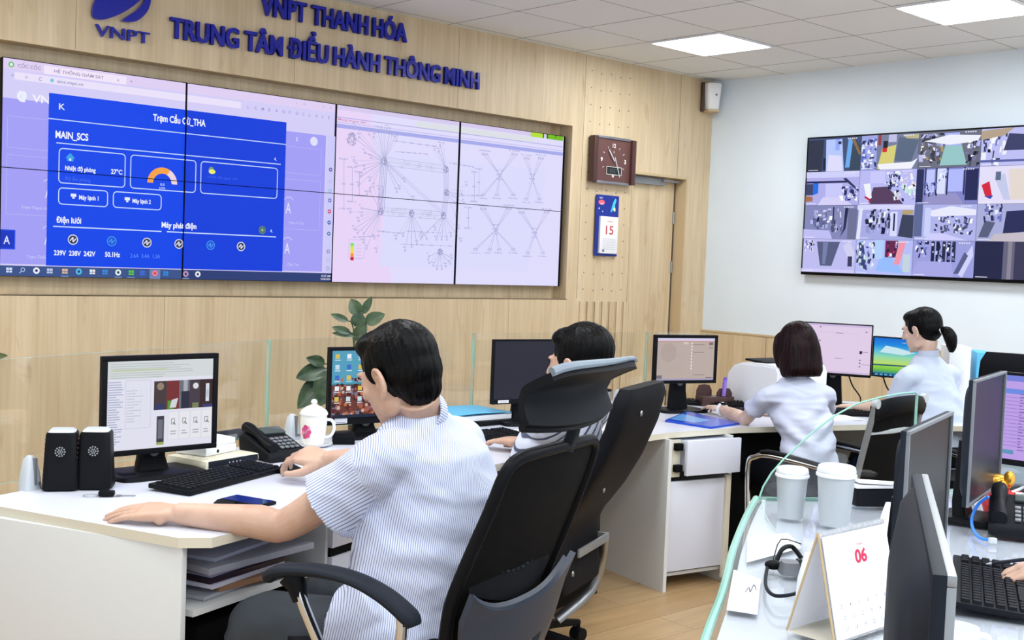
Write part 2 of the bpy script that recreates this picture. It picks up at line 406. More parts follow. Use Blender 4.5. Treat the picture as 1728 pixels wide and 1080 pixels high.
# white wall with its oak wainscot
b = B(); b.b2(0, 9, 0, .15, 0, 3); struct(b.out('wall_right', 'white_wall', smooth=False), RF)
b = B(); b.b2(0, 9, -.018, 0, 0, .925); b.mi = 1; b.b2(0, 9, -.024, 0, .925, .938)
b.mi = 2
for x in (.62, 1.24, 1.86, 2.48): b.b2(x, x + .003, -.0195, -.01, .05, .92)
struct(b.out('trim_3', ['wood', 'wood_in', 'seam'], smooth=False), RF)

# ------------------------------------------------------------ video wall
SU0, SU1, SZ0, SZ1 = 1.968, 5.765, 1.2555, 2.301
vw = thing('video_wall', 'wall-wide video screen of eight display panels showing a blue control page and a network diagram', 'video screen', WF @ V((SU0, .05, SZ0)), R(42.641))
PW, PH = (SU1 - SU0) / 4, (SZ1 - SZ0) / 2; W4, H2 = PW * 4, PH * 2
for i in range(4):
    for j in range(2):
        p = B().b2(i * PW + .0008, (i + 1) * PW - .0008, .001, .07, j * PH + .0008, (j + 1) * PH - .0008).out('display_panel', 'black', vw)
        B().b2(i * PW, (i + 1) * PW, -.016, .001, (j + 1) * PH - .0016, (j + 1) * PH).b2(i * PW, (i + 1) * PW, -.016, .001, j * PH, j * PH + .0016).b2(i * PW, i * PW + .0017, -.016, .001, j * PH, (j + 1) * PH).b2((i + 1) * PW - .0017, (i + 1) * PW, -.016, .001, j * PH, (j + 1) * PH).out('bezel', 'black_matte', p)
# left half: browser window; picture space in metres, PX maps photo pixels of the wall to it
WFI = WF.inverted()
def wp(x, y, yy=.05, u0=SU0, z0=SZ0):
    r = ray(x, y); d = WFI.to_3x3() @ r; o = WFI @ CAM; t = (yy - o.y) / d.y; q = o + d * t; return (q.x - u0, q.z - z0)
L = Pic(W4 / 2, H2, step=.00009)
W2 = PW * 2
lav, lav2, wht = (214, 208, 250), (164, 160, 248), (236, 234, 255)
blue, blue2 = (8, 70, 236), (16, 52, 196)
L.r(0, 0, W2, H2, lav)
L.r(0, .06, W2 - .06, H2 - .19, lav2)
L.r(0, H2 - .05, W2, H2, (226, 210, 246)); L.r(.20, H2 - .052, .62, H2 - .012, (244, 232, 252))
L.disc(.045, H2 - .03, .014, (110, 200, 110)); L.disc(.045, H2 - .03, .007, (240, 240, 255))
L.text('CỐC CỐC', .075, H2 - .038, .016, (150, 140, 176), w=.11); L.text('HỆ THỐNG GIÁM SÁT', .25, H2 - .04, .015, (140, 132, 176), w=.25); L.text('x', .57, H2 - .04, .014, (140, 130, 170)); L.text('+', .64, H2 - .04, .016, (140, 130, 170))
L.r(.06, H2 - .098, W2 - .62, H2 - .062, (236, 228, 252))
for x in (.045, .11, .175): L.text('<' if x < .06 else '>' if x < .12 else 'C', x, H2 - .09, .018, (150, 150, 200))
L.disc(.24, H2 - .08, .009, (120, 200, 220)); L.text('aiot.vnpt.vn', .265, H2 - .088, .016, (140, 140, 190), w=.13)
for k, x in enumerate(np.linspace(W2 - .58, W2 - .05, 13)): L.text('LCMBAOPOCLASE'[k], x, H2 - .088 - .004, .017, (150, 150, 215))
for x, t in ((W2 - .27, 'v'), (W2 - .22, 'm'), (W2 - .14, '-'), (W2 - .09, 'o'), (W2 - .04, 'x')): L.text(t, x, H2 - .03, .013, (160, 160, 205))
L.text('VN', .145, H2 - .196, .036, (245, 245, 255), w=.085, bold=.02); L.arc(.10, H2 - .175, .012, .028, 100, 300, (240, 240, 255)); L.disc(.105, H2 - .172, .014, (235, 240, 255), ry=.022)
for y0, y1 in ((.62, .77), (.30, .585)): L.frame(.03, y0, W2 - .09, y1, .003, (186, 182, 250))
for x, y in ((.235, .39), (.235, .16), (W2 - .30, .39), (W2 - .30, .16)): L.text('A', x - .02, y, .06, (225, 225, 255), w=.035); L.arc(x, y + .06, .03, .034, 30, 150, (215, 215, 255))
for x, y, t in ((.10, .33, 'Trạm Thanh Hóa'), (.13, .09, 'Trạm Thiệu'), (W2 - .30, .33, 'Trạm A Trai'), (W2 - .30, .09, 'Cẩm Trai')): L.text(t, x, y, .014, (205, 205, 250))
L.r(-.0, .13, .075, .225, blue2); L.frame(.004, .134, .072, .221, .004, (30, 80, 240)); L.text('A', .02, .155, .04, (230, 235, 255), w=.03)
L.r(0, 0, W2, .052, (44, 62, 118)); L.r(0, 0, W2 * .5, .052, (60, 84, 140))
# the blue page
bx0, by0 = wp(77, 448)[0], .056; bx1, by1 = wp(480, 300)[0], wp(85, 157)[1]
bx0 = .225
L.r(bx0, by0, bx1, by1, blue)
L.r(PW, by0, bx1, by1, (10, 62, 222))
wl = (200, 222, 255)
L.text('K', bx0 + .05, by1 - .075, .03, (240, 245, 255), w=.03)
L.text('Trạm Cầu Cừ_THA', (bx0 + bx1) / 2 + .02, by1 - .076, .034, (245, 248, 255), w=.30, bold=.03, align='c')
L.line(bx0, by1 - .125, bx1, by1 - .125, .005, wl)
L.text('MAIN_SCS', bx0 + .035, by1 - .215, .034, (245, 248, 255), w=.165, bold=.03)
L.line(bx0 + .04, by1 - .24, bx1 - .03, by1 - .24, .005, wl); L.text('4.', bx1 - .075, by1 - .222, .018, wl)
def rbox(x0, y0, x1, y1, t=.005):
    r = .018; L.lay += 1; l = L.lay
    for a in ((x0 + r, y0, x1 - r, y0), (x1, y0 + r, x1, y1 - r), (x1 - r, y1, x0 + r, y1), (x0, y1 - r, x0, y0 + r)): L.line(*a, t, wl, l)
    for cx, cy, a in ((x0 + r, y0 + r, 180), (x1 - r, y0 + r, 270), (x1 - r, y1 - r, 0), (x0 + r, y1 - r, 90)): L.arc(cx, cy, r - t / 2, r + t / 2, a, a + 90, wl, 4)
ya, yb = by1 - .435, by1 - .265
rbox(bx0 + .055, ya, bx0 + .395, yb); rbox(bx0 + .425, ya, bx0 + .79, yb); rbox(bx0 + .82, ya, bx1 - .05, yb)
L.P([(bx0 + .085, yb - .045), (bx0 + .11, yb - .018), (bx0 + .135, yb - .045)], (60, 160, 230)); L.r(bx0 + .094, yb - .06, bx0 + .126, yb - .042, (60, 160, 230)); L.r(bx0 + .105, yb - .058, bx0 + .115, yb - .046, (220, 235, 255))
L.text('Nhiệt độ phòng', bx0 + .085, yb - .105, .021, (240, 245, 255), w=.155, bold=.03); L.text('27°C', bx0 + .32, yb - .105, .023, (240, 245, 255), w=.06, bold=.03)
L.text('Độ ẩm phòng', bx0 + .085, yb - .155, .017, (70, 110, 235), w=.13)
gx, gy = bx0 + .60, yb - .135
L.arc(gx, gy, .052, .084, 60, 180, (250, 165, 70), 12); L.arc(gx, gy, .052, .084, 0, 60, (240, 215, 225), 6); L.text('0.0', gx, gy - .012, .014, wl, align='c'); L.text('kWh', gx, gy - .03, .012, wl, align='c')
L.disc(bx0 + .88, yb - .04, .016, (120, 150, 130)); L.disc(bx0 + .885, yb - .05, .020, (235, 240, 110), ry=.013)
L.text('Nhiệt độ ngoài trời', bx0 + .86, yb - .085, .014, (60, 100, 235), w=.18)
rbox(bx0 + .055, ya - .105, bx0 + .305, ya - .025); rbox(bx0 + .335, ya - .105, bx0 + .595, ya - .025)
for x, t in ((bx0 + .115, 'Máy lạnh 1'), (bx0 + .395, 'Máy lạnh 2')):
    L.r(x, ya - .065, x + .028, ya - .05, (235, 240, 255)); L.r(x + .008, ya - .075, x + .02, ya - .066, (235, 240, 255)); L.text(t, x + .042, ya - .076, .021, (240, 245, 255), w=.10, bold=.03)
yl = by0 + .195
L.text('Điện lưới', bx0 + .045, yl + .02, .028, (245, 248, 255), w=.125, bold=.03); L.text('Máy phát điện', bx0 + .60, yl + .022, .028, (245, 248, 255), w=.20, bold=.03)
L.line(bx0 + .03, yl, bx0 + .60, yl, .006, wl); L.line(bx0 + .63, yl, bx1 - .05, yl, .006, wl)
L.disc(bx1 - .14, yl + .035, .024, (84, 120, 120)); L.text('+', bx1 - .14, yl + .024, .022, (190, 230, 130), align='c'); L.text('4.', bx1 - .09, yl + .024, .018, wl)
for k, x in enumerate((.13, .33, .52, .70, .885, 1.07)):
    c = [(225, 225, 235), (70, 150, 240)][k in (1, 4)]
    L.disc(bx0 + x, yl - .062, .026, c); L.disc(bx0 + x, yl - .062, .021, (40, 50, 90) if k not in (1, 4) else (20, 80, 220)); L.line(bx0 + x - .015, yl - .068, bx0 + x, yl - .05, .006, c); L.line(bx0 + x, yl - .074, bx0 + x + .016, yl - .056, .006, c); L.line(bx0 + x, yl - .05, bx0 + x, yl - .074, .006, c)
L.text('239V  238V  242V', bx0 + .035, yl - .142, .024, (240, 245, 255), w=.21, bold=.03); L.text('50.1Hz', bx0 + .295, yl - .142, .024, (240, 245, 255), w=.08, bold=.03); L.text('2.6A  3.4A  1.3A', bx0 + .43, yl - .142, .02, (90, 140, 250), w=.165)
L.disc(W2 - .15, by1 - .09, .026, (226, 226, 252)); L.text('E', W2 - .27, by1 - .10, .022, (220, 220, 252))
# side bar and taskbar icons
L.r(W2 - .055, .052, W2 - .004, H2 - .19, (206, 204, 252))
for k, (y, c) in enumerate(((.66, (90, 80, 160)), (.59, (190, 190, 240)), (.535, (150, 190, 230)), (.48, (110, 110, 200)), (.415, (210, 40, 90)), (.35, (40, 90, 180)), (.285, (50, 120, 170)), (.18, (150, 150, 200)), (.13, (190, 190, 230)), (.08, (170, 170, 215)))):
    L.disc(W2 - .03, y, .012, c); L.disc(W2 - .03, y, .005, (220, 220, 255))
for k, (x, c) in enumerate(((.045, (210, 225, 255)), (.11, (180, 195, 235)), (.175, (240, 240, 250)), (.24, (190, 205, 235)), (.315, (225, 190, 160)), (.385, (80, 190, 235)), (.455, (235, 235, 245)), (.52, (60, 140, 225)), (.59, (225, 240, 235)), (.66, (90, 200, 60)), (.72, (60, 110, 225)), (.79, (235, 130, 150)), (.85, (50, 140, 225)), (.965, (190, 150, 190)), (1.035, (235, 235, 240)))):
    if k == 11: L.r(x - .03, .0, x + .03, .05, (110, 130, 180))
    if k in (2, 8, 11, 13, 14, 5): L.disc(x, .03, .016, c); L.disc(x, .03, .007, (40, 60, 120) if k != 11 else (215, 60, 90))
    elif k == 1: L.arc(x, .033, .007, .011, 0, 360, c); L.line(x - .008, .025, x - .016, .016, .004, c)
    else: L.r(x - .014, .018, x + .014, .042, c); L.line(x - .014, .028, x + .014, .028, .003, (60, 80, 140)); L.line(x, .018, x, .042, .002, (60, 80, 140))
    if k in (4, 8, 9, 13): L.r(x - .02, .004, x + .02, .007, (150, 180, 225))
L.text('10:37 AM', W2 - .012, .03, .012, (235, 235, 250), align='r'); L.text('15/06/2024', W2 - .012, .012, .011, (235, 235, 250), align='r')
L.out('browser_picture', vw)
# right half: network diagram
N = Pic(W2, H2, Matrix.Translation((W2, 0, 0)), step=.0002); rnd = random.Random(4)
N.r(0, 0, W2, H2, (226, 222, 254)); N.P([(0, 0), (.45, 0), (.25, H2), (0, H2)], (234, 214, 250)); N.P([(.35, .1), (1.6, .1), (1.75, .8), (.4, .8)], (222, 221, 255))
N.r(0, H2 - .028, W2, H2, (216, 204, 240)); N.r(0, H2 - .075, W2, H2 - .07, (180, 176, 230)); N.r(.6, H2 - .07, W2 * .85, H2 - .034, (222, 226, 232)); N.r(0, H2 - .135, W2, H2 - .112, (168, 172, 238)); N.r(0, H2 - .105, W2, H2 - .098, (206, 200, 246))
N.r(W2 - .32, H2 - .032, W2 - .20, H2 + .0, (182, 226, 60)); N.r(W2 - .17, H2 - .032, W2 - .01, H2, (120, 190, 30)); N.r(W2 - .205, H2 - .03, W2 - .195, H2, (30, 50, 60)); N.r(W2 - .165, H2 - .03, W2 - .155, H2, (30, 50, 60)); N.r(W2 - .085, H2 - .018, W2 - .08, H2, (30, 50, 60))
N.text('Mang truyen dan', .02, H2 - .09, .012, (200, 130, 170), w=.20)
g1, g2, g3 = (180, 178, 222), (200, 199, 232), (196, 214, 222)
N.lay += 1; LY = N.lay
def ln(x0, y0, x1, y1, t=.0028, c=g1): N.line(x0, y0, x1, y1, t, c, LY)
def lab(x, y, wd=.05, c=g1, q=1):       # a rank of tiny captions
    n = max(2, int(wd / .009))
    for k in range(n):
        if rnd.random() < .85: N.r(x - wd / 2 + k * .009, y - .005, x - wd / 2 + k * .009 + .006, y + .005 * rnd.uniform(.4, 1), c, LY)
def box_(x, y, s=.018, c=g1):
    for a in ((x - s, y - s, x + s, y - s), (x + s, y - s, x + s, y + s), (x + s, y + s, x - s, y + s), (x - s, y + s, x - s, y - s)): ln(*a, .0022, c)
    for a in range(5): ln(x - s, y - s + a * s / 2.5, x + s * rnd.uniform(-1, 1), y - s + a * s / 2.5, .002, c)
def np_(x, y): q = wp(x, y, u0=SU0 + W2); return q
hubs = [np_(*p) for p in ((648, 272), (752, 286), (753, 325), (642, 357), (694, 360), (748, 364), (742, 425))]
for h in hubs:
    for k in range(10): a = rnd.uniform(0, 6.28); ln(h[0], h[1], h[0] + .022 * math.cos(a), h[1] + .022 * math.sin(a), .004, (150, 148, 190))
    N.arc(h[0], h[1], .016, .021, 0, 360, (150, 148, 195))
def fan(h, a0, a1, n, r0, r1, t=.003, lbl=True):
    for k in range(n):
        a = R(a0 + (a1 - a0) * k / max(1, n - 1)); r = rnd.uniform(r0, r1)
        x1, y1 = h[0] + r * math.cos(a), h[1] + r * math.sin(a); ln(h[0] + .02 * math.cos(a), h[1] + .02 * math.sin(a), x1, y1, t, rnd.choice([g1, g2, (160, 160, 205)]))
        if lbl: box_(x1, y1, .006); lab(x1, y1 + .02, .035)
fan(hubs[0], 58, 128, 11, .16, .20); fan(hubs[0], 140, 152, 3, .22, .30); fan(hubs[0], 165, 240, 9, .10, .26); fan(hubs[0], 300, 325, 4, .18, .34)
fan(hubs[1], 100, 130, 4, .12, .17); fan(hubs[3], 175, 265, 11, .14, .27); fan(hubs[3], 85, 125, 4, .12, .16); fan(hubs[4], 235, 310, 7, .15, .24); fan(hubs[5], 220, 330, 8, .1, .24); fan(hubs[6], 200, 340, 8, .08, .12); fan(hubs[2], 300, 380, 5, .1, .18)
for k in range(5):
    d = (k - 2) * .012
    ln(hubs[0][0] + d, hubs[0][1], hubs[3][0] + d, hubs[3][1], .004, (166, 166, 214)); ln(hubs[1][0] + d * .8, hubs[1][1], hubs[2][0] + d * .8, hubs[2][1], .003)
    ln(hubs[2][0] + d * .8, hubs[2][1], hubs[5][0] + d * .8, hubs[5][1], .003)
    for a, q in ((0, 1), (3, 4), (4, 5)): ln(hubs[a][0], hubs[a][1] + d, hubs[q][0], hubs[q][1] + d, .0026, [g1, g3][k % 2])
for k in range(2): ln(hubs[0][0] + .02 * k, hubs[0][1], hubs[5][0], hubs[5][1] + .02 * k, .0028)
for a, q in ((0, 1), (3, 4), (4, 5)):
    for k in range(10):
        t = rnd.uniform(.2, .8); box_(hubs[a][0] * (1 - t) + hubs[q][0] * t, hubs[a][1] * (1 - t) + hubs[q][1] * t + rnd.uniform(-.025, .025), .008, g2)
for x, y0, y1 in ((580, 268, 352), (594, 282, 340), (606, 290, 330), (800, 290, 340), (790, 350, 385), (808, 285, 330)):
    p, q = np_(x, y0), np_(x, y1); ln(*p, *q, .0035); lab(p[0], p[1], .07); lab(q[0], q[1], .07); lab((p[0] + q[0]) / 2, (p[1] + q[1]) / 2, .03)
for (x0, y0, x1, y1) in ((668, 238, 735, 247), (670, 256, 720, 260), (690, 390, 742, 393), (680, 412, 760, 415), (640, 390, 680, 394), (600, 400, 640, 398), (760, 275, 800, 282), (765, 330, 806, 330)):
    p, q = np_(x0, y0), np_(x1, y1); ln(*p, *q, .0024); 
    for k in range(6): t = k / 5; lab(p[0] * (1 - t) + q[0] * t, p[1] * (1 - t) + q[1] * t, .035)
cx_, cy_ = np_(593, 235)
for k in range(26): a, c = rnd.uniform(0, 6.3), rnd.uniform(0, 6.3); ln(cx_ + .035 * math.cos(a), cy_ + .04 * math.sin(a), cx_ + .035 * math.cos(c), cy_ + .04 * math.sin(c), .0022, (150, 150, 190))
for (x, y, up, dn) in ((843, 296, (818, 868), (815, 838, 866)), (898, 303, (888, 912), (888, 910)), (836, 388, (815, 858), (802, 826, 842, 866)), (902, 394, (880, 922), (890, 916))):
    c = np_(x, y); N.arc(c[0], c[1], .010, .014, 0, 360, g1)
    for g in up:
        e = np_(g, y - 36)
        for k in range(3): ln(c[0], c[1], e[0] + (k - 1) * .022, e[1], .0028)
        lab(e[0], e[1] + .022, .10); [box_(e[0] + k * .02, e[1], .007) for k in (-1, 0, 1)]
    for g in dn:
        e = np_(g, y + 33)
        for k in range(2): ln(c[0], c[1], e[0] + (k - .5) * .022, e[1], .0028)
        lab(e[0], e[1] - .022, .085); [box_(e[0] + k * .02, e[1], .007) for k in (-.5, .5)]
    for k in range(3): lab(c[0], c[1] + .035 - .03 * k, .06)
q0, q1 = np_(588, 404), np_(614, 436)
N.frame(q0[0], q1[1], q1[0], q0[1], .003, (196, 190, 235))
for k, c in enumerate(((120, 230, 90), (210, 235, 60), (250, 220, 60), (250, 150, 60), (200, 30, 60))):
    N.r(q0[0] + .012, q0[1] - .04 - k * .021, q0[0] + .036, q0[1] - .02 - k * .021, c); 
    for j in range(3): N.r(q0[0] + .055 + j * .014, q0[1] - .033 - k * .021, q0[0] + .064 + j * .014, q0[1] - .028 - k * .021, g2)
N.out('diagram_picture', vw)

# ------------------------------------------------------------ lettering on the oak wall
def letters(name, s, u0, u1, zb, h, parent, bold=.034, th=.022, gap=.008):
    vs, fs = text_geo(s, .004, 1.0); x0 = min(v.x for v in vs) - bold; x1 = max(v.x for v in vs) + bold; kx = (u1 - u0) / (x1 - x0); kz = h / (.70 + bold)
    bm = bmesh.new()
    sh = [(0, 0)] if bold < .02 else [(a * bold, q * bold * .5, ) for a in (-1, -.5, 0, .5, 1) for q in (-1, 1)]
    for n_, (dx, dz) in enumerate(sh):
        vv = [bm.verts.new(((v.x - x0 + dx) * kx, -gap - th + n_ * .00012, (v.y + bold * .5 + dz) * kz)) for v in vs]
        for f in fs:
            try: bm.faces.new([vv[i] for i in f])
            except ValueError: pass
    r = bmesh.ops.extrude_face_region(bm, geom=bm.faces[:]); bmesh.ops.translate(bm, verts=[g for g in r['geom'] if isinstance(g, bmesh.types.BMVert)], vec=(0, th, 0))
    bmesh.ops.recalc_face_normals(bm, faces=bm.faces)
    me = bpy.data.meshes.new(name); bm.to_mesh(me); bm.free(); o = link(name, me, 'blue_sign', parent, False); return o
def sign(words, u0, u1, zb, h, label, zr=0, weights=None):
    t = thing('wall_sign', label, 'sign', WF @ V((u0, 0, zb)), R(42.641))
    tot = [(min(v.x for v in text_geo(w_, .05)[0]), max(v.x for v in text_geo(w_, .05)[0])) for w_ in words]
    ws = [b_ - a_ for a_, b_ in tot]; sp = .30; k = (u1 - u0) / (sum(ws) + sp * (len(ws) - 1)); x = 0
    for w_, wd in zip(words, ws):
        o = letters('word', w_, 0, wd * k, 0, h, t); o.location = (x, 0, 0); x += (wd + sp) * k
    return t
sign(['TRUNG', 'TÂM', 'ĐIỂU', 'HÀNH', 'THÔNG', 'MINH'], 2.785, 4.908, 2.512, .108, 'blue raised lettering reading TRUNG TÂM ĐIỂU HÀNH THÔNG MINH ')
sign(['VNPT', 'THANH', 'HÓA'], 3.315, 4.316, 2.720, .112, 'glossy blue raised lettering reading VNPT THANH HÓA, the line nearest the ceiling')
t = thing('logo_sign', 'blue oval emblem with the letters VNPT beneath, on the oak wall', 'sign', WF @ V((2.39, 0, 2.46)), R(42.641))
letters('word', 'VNPT', 0, .285, 0, .058, t, bold=.012)
b = B(); b.M = Matrix.Rotation(R(90), 4, 'X')
el = []
for k in range(40):
    a = 2 * math.pi * k / 40; x, y = .20 * math.cos(a), .088 * math.sin(a) * (1 + .25 * math.cos(a)); c, s_ = math.cos(R(48)), math.sin(R(48)); el.append((.125 + x * c - y * s_, .235 + x * s_ + y * c))
b.prism(el, .008, .03); b.out('emblem_leaf', 'blue_sign', t)
b = B(); b.M = Matrix.Rotation(R(90), 4, 'X')
outer = [(.13, .092), (.17, .093), (.21, .105), (.245, .135), (.272, .175), (.285, .23), (.282, .30), (.262, .37)]; inner = [(.245, .36), (.262, .30), (.262, .25), (.245, .205), (.215, .165), (.18, .135), (.15, .112)]
pts = [(p.x, p.y) for p in smooth_path([V((*q, 0)) for q in outer], 3)] + [(p.x, p.y) for p in smooth_path([V((*q, 0)) for q in inner], 3)]
b.prism(pts, .008, .03); b.out('emblem_swoosh', 'blue_sign', t)

# ------------------------------------------------------------ clock, calendar, speaker
t = thing('wall_clock', 'square brown wall clock with white numerals and digital strip, hung beside the door', 'clock', WF @ V((6.18, -.012, 2.165)), R(42.641))
hw, hh = .20, .165
B().b2(-hw + .02, hw - .02, -.032, 0, -hh, hh, bev=.004).out('case', 'brown2', t)
for s_ in (-1, 1): B().b2(s_ * hw - .022, s_ * hw + .022, -.055, 0, -hh + .003, hh - .003, bev=.008).out('side_rail', 'brown', t)
for s_ in (-1, 1): B().b2(-hw + .03, hw - .03, -.042, -.005, s_ * (hh - .006) - .009, s_ * (hh - .006) + .009, bev=.004).out('chrome_bar', 'alu', t)['label'] = 'silver bar across the clock case'
P_ = Pic(.3, .3, Matrix.Translation((0, -.033, 0)), .0003)
for k in range(12):
    a = R(90 - 30 * (k + 1)); x, y = .125 * math.cos(a), .105 * math.sin(a); n_ = str(k + 1)
    if k + 1 in (12, 3, 6, 9): P_.text(n_, x, y - .013, .028, (230, 225, 222), align='c', bold=.04)
    else: P_.line(x * .9, y * .9, x * 1.05, y * 1.05, .005, (205, 198, 196))
P_.r(-.07, -.10, .085, -.045, (20, 24, 26)); P_.frame(-.07, -.10, .085, -.045, .004, (215, 215, 205)); P_.text('10:37', -.035, -.085, .026, (70, 84, 84))
P_.text('Q', 0, .055, .016, (200, 180, 170), align='c')
P_.out('dial_print', t, 'print')
B().box((-.028, -.043, .035), (.009, .003, .10), rot=(0, R(-38), 0)).out('hour_hand', 'lgrey', t); B().box((.03, -.047, -.045), (.006, .003, .15), rot=(0, R(-22), 0)).out('minute_hand', 'lgrey', t)
t = thing('wall_calendar', 'blue wall calendar board with white tear-off pad reading 15, hung below the clock', 'calendar', WF @ V((6.17, -.012, 1.70)), R(42.641))
B().b2(-.118, .118, -.006, 0, -.218, .218).out('board', mat('calendar_blue', S(18, 44, 140), .35), t)
B().b2(-.085, .10, -.024, -.006, -.20, .065, bev=.002).out('paper_pad', 'paper', t)
P_ = Pic(.3, .3, Matrix.Translation((0, -.0065, 0)), .0003)
P_.disc(-.065, .165, .034, (232, 90, 110), ry=.018); P_.disc(-.062, .155, .02, (240, 160, 160), ry=.008); P_.text('2024', -.09, .19, .012, (220, 225, 240)); 
for p in (((.03, .10), (.055, .17), (.075, .20), (.09, .19), (.075, .15), (.085, .11), (.07, .10), (.06, .13), (.045, .10)),): P_.P(list(p), (70, 190, 225))
P_.disc(.07, .12, .012, (240, 235, 150)); P_.disc(-.09, .12, .006, (230, 230, 230)); P_.text('+', -.06, .09, .02, (220, 230, 240))
P_.out('board_print', t, 'print')
P_ = Pic(.3, .3, Matrix.Translation((0, -.0245, 0)), .0003)
P_.text('15', .012, -.062, .062, (190, 40, 50), w=.08, align='c', bold=.01); P_.text('THÁNG 6', .012, .025, .010, (190, 80, 80), align='c')
for k in range(7): P_.line(-.06, -.095 - k * .012, .08, -.095 - k * .012, .0022, (170, 176, 186))
P_.r(-.06, -.188, -.04, -.172, (90, 100, 130)); P_.out('pad_print', t, 'print')
t = thing('wall_speaker', 'small white speaker box on a bracket at the ceiling corner', 'speaker', WF @ V((7.235, -.075, 2.745)), R(42.641) - R(30))
b = B().loft([((0, 0, -.10), (.042, 0, 0), (0, .05, 0), 5), ((0, 0, -.09), (.048, 0, 0), (0, .056, 0), 5), ((0, -.004, .09), (.062, 0, 0), (0, .062, 0), 5), ((0, -.004, .10), (.056, 0, 0), (0, .056, 0), 5)], 28); b.out('cabinet', 'white', t)
B().b2(-.05, .05, -.06, .075, -.118, -.100, bev=.004).out('bracket', 'wood_in', t)
B().b2(-.075, -.062, .0, .075, -.11, .11).out('bracket_side', 'brown', t)
B().cyl((.012, -.067, .01), (.012, -.06, .01), .008, seg=12).out('badge', 'grey', t)

# ------------------------------------------------------------ surveillance television on the white wall
tv = thing('television', 'large wall television showing a grid of security camera views', 'television', RF @ V((.918, -.05, 1.404)), R(-47.359))
TW, TH = 1.745, .992
B().b2(0, TW, -.008, .035, 0, TH, bev=.004).out('casing', 'black', tv)
B().b2(.3, TW - .3, .035, .05, .2, TH - .2).out('wall_mount', 'black_matte', tv)
CF = lambda c: tuple(min(255, int(v * k + o)) for v, k, o in zip(c, (1.04, 1.04, 1.0), (-4, -2, 12)))
class CPic(Pic):
    def P(s, pts, c, lay=None): return Pic.P(s, pts, CF(c), lay)
C = CPic(TW, TH, Matrix.Translation((0, -.0085, 0)), .000022)
m_ = .012; cw, ch = (TW - 2 * m_) / 4, (TH - 2 * m_ - .008) / 4; rnd = random.Random(11)
def tile(i, j):         # column from the left, row from the top
    x0, y1 = m_ + i * cw, TH - m_ - j * ch; return x0 + .001, y1 - ch + .0015, x0 + cw - .001, y1
def tp(i, j, pts, c):   # polygon in the tile's own 0..1 space, origin bottom left
    x0, y0, x1, y1 = tile(i, j); C.P([(x0 + (x1 - x0) * a, y0 + (y1 - y0) * q) for a, q in pts], c)
def tr(i, j, a0, b0, a1, b1, c): tp(i, j, [(a0, b0), (a1, b0), (a1, b1), (a0, b1)], c)
def clutter(i, j, n, cols, a0=0, b0=0, a1=1, b1=1, mx=.2, lean=.05):
    cols = cols * 2 + [(22, 24, 44), (246, 246, 255), (180, 184, 236)]; mx *= .62; lean *= .35
    for k in range(int(n * 2.2)):
        a, q = rnd.uniform(a0, a1 - .02), rnd.uniform(b0, b1 - .04); w_, h_ = min(rnd.uniform(.015, mx * .8), a1 - a), min(rnd.uniform(.04, mx * 2.2), b1 - q); l = min(rnd.uniform(-lean, lean), 1 - a - w_); l = max(l, -a)
        tp(i, j, [(a, q), (a + w_, q), (a + w_ + l, q + h_), (a + l, q + h_)], rnd.choice(cols))
wl_, dk, md, bl = (206, 206, 246), (40, 44, 84), (112, 118, 186), (150, 160, 240)
base = {(0, 0): (70, 82, 110), (1, 0): (120, 126, 150), (2, 0): (110, 110, 120), (3, 0): (190, 190, 236), (0, 1): (176, 174, 226), (1, 1): (186, 184, 236), (2, 1): (130, 132, 190), (3, 1): (226, 220, 240),
        (0, 2): (134, 136, 176), (1, 2): (168, 170, 220), (2, 2): (176, 178, 226), (3, 2): (170, 172, 210), (0, 3): (190, 186, 232), (1, 3): (182, 188, 240), (2, 3): (156, 158, 214), (3, 3): (38, 40, 62)}
for k, c in base.items(): tr(*k, 0, 0, 1, 1, c)
tp(0, 0, [(0, 0), (.28, 0), (.30, .95), (0, .95)], (52, 56, 66)); tp(0, 0, [(.36, 0), (.70, 0), (.64, .95), (.34, .95)], (182, 198, 250)); tp(0, 0, [(.38, 0), (.68, 0), (.64, .45), (.40, .5)], (222, 218, 252)); tr(0, 0, .52, .62, .60, .95, (150, 170, 240)); tp(0, 0, [(.72, .1), (.80, .1), (.84, .9), (.76, .95)], (110, 170, 230)); tp(0, 0, [(.8, 0), (1, 0), (1, .7), (.86, .95)], (60, 74, 84)); tp(0, 0, [(.80, .98), (.86, .98), (1, .5), (.97, .45)], (140, 110, 60)); tr(0, 0, .30, .05, .35, .4, (30, 36, 50)); tr(0, 0, .57, .80, .63, .88, (30, 40, 70))
tr(1, 0, 0, 0, .28, 1, (160, 165, 220)); clutter(1, 0, 22, [dk, (230, 230, 255), (90, 110, 190), (240, 240, 255)], 0, 0, .28, .9, .12); tp(1, 0, [(.30, .02), (.58, .02), (.62, .7), (.38, .62)], (214, 204, 110)); tr(1, 0, .38, .5, .46, .62, (205, 40, 40)); tr(1, 0, .39, .62, .47, .82, (36, 30, 40)); tp(1, 0, [(.60, .25), (.88, .18), (1, .8), (.66, .92)], (92, 104, 120)); tp(1, 0, [(.35, 0), (.9, 0), (1, .3), (.9, .2), (.3, .16)], (240, 238, 255)); tr(1, 0, .48, .78, .62, 1, (190, 190, 220)); tp(1, 0, [(.72, .97), (1, .97), (1, .85), (.8, .86)], (190, 180, 130)); tr(1, 0, .30, .7, .35, 1, (150, 60, 60))
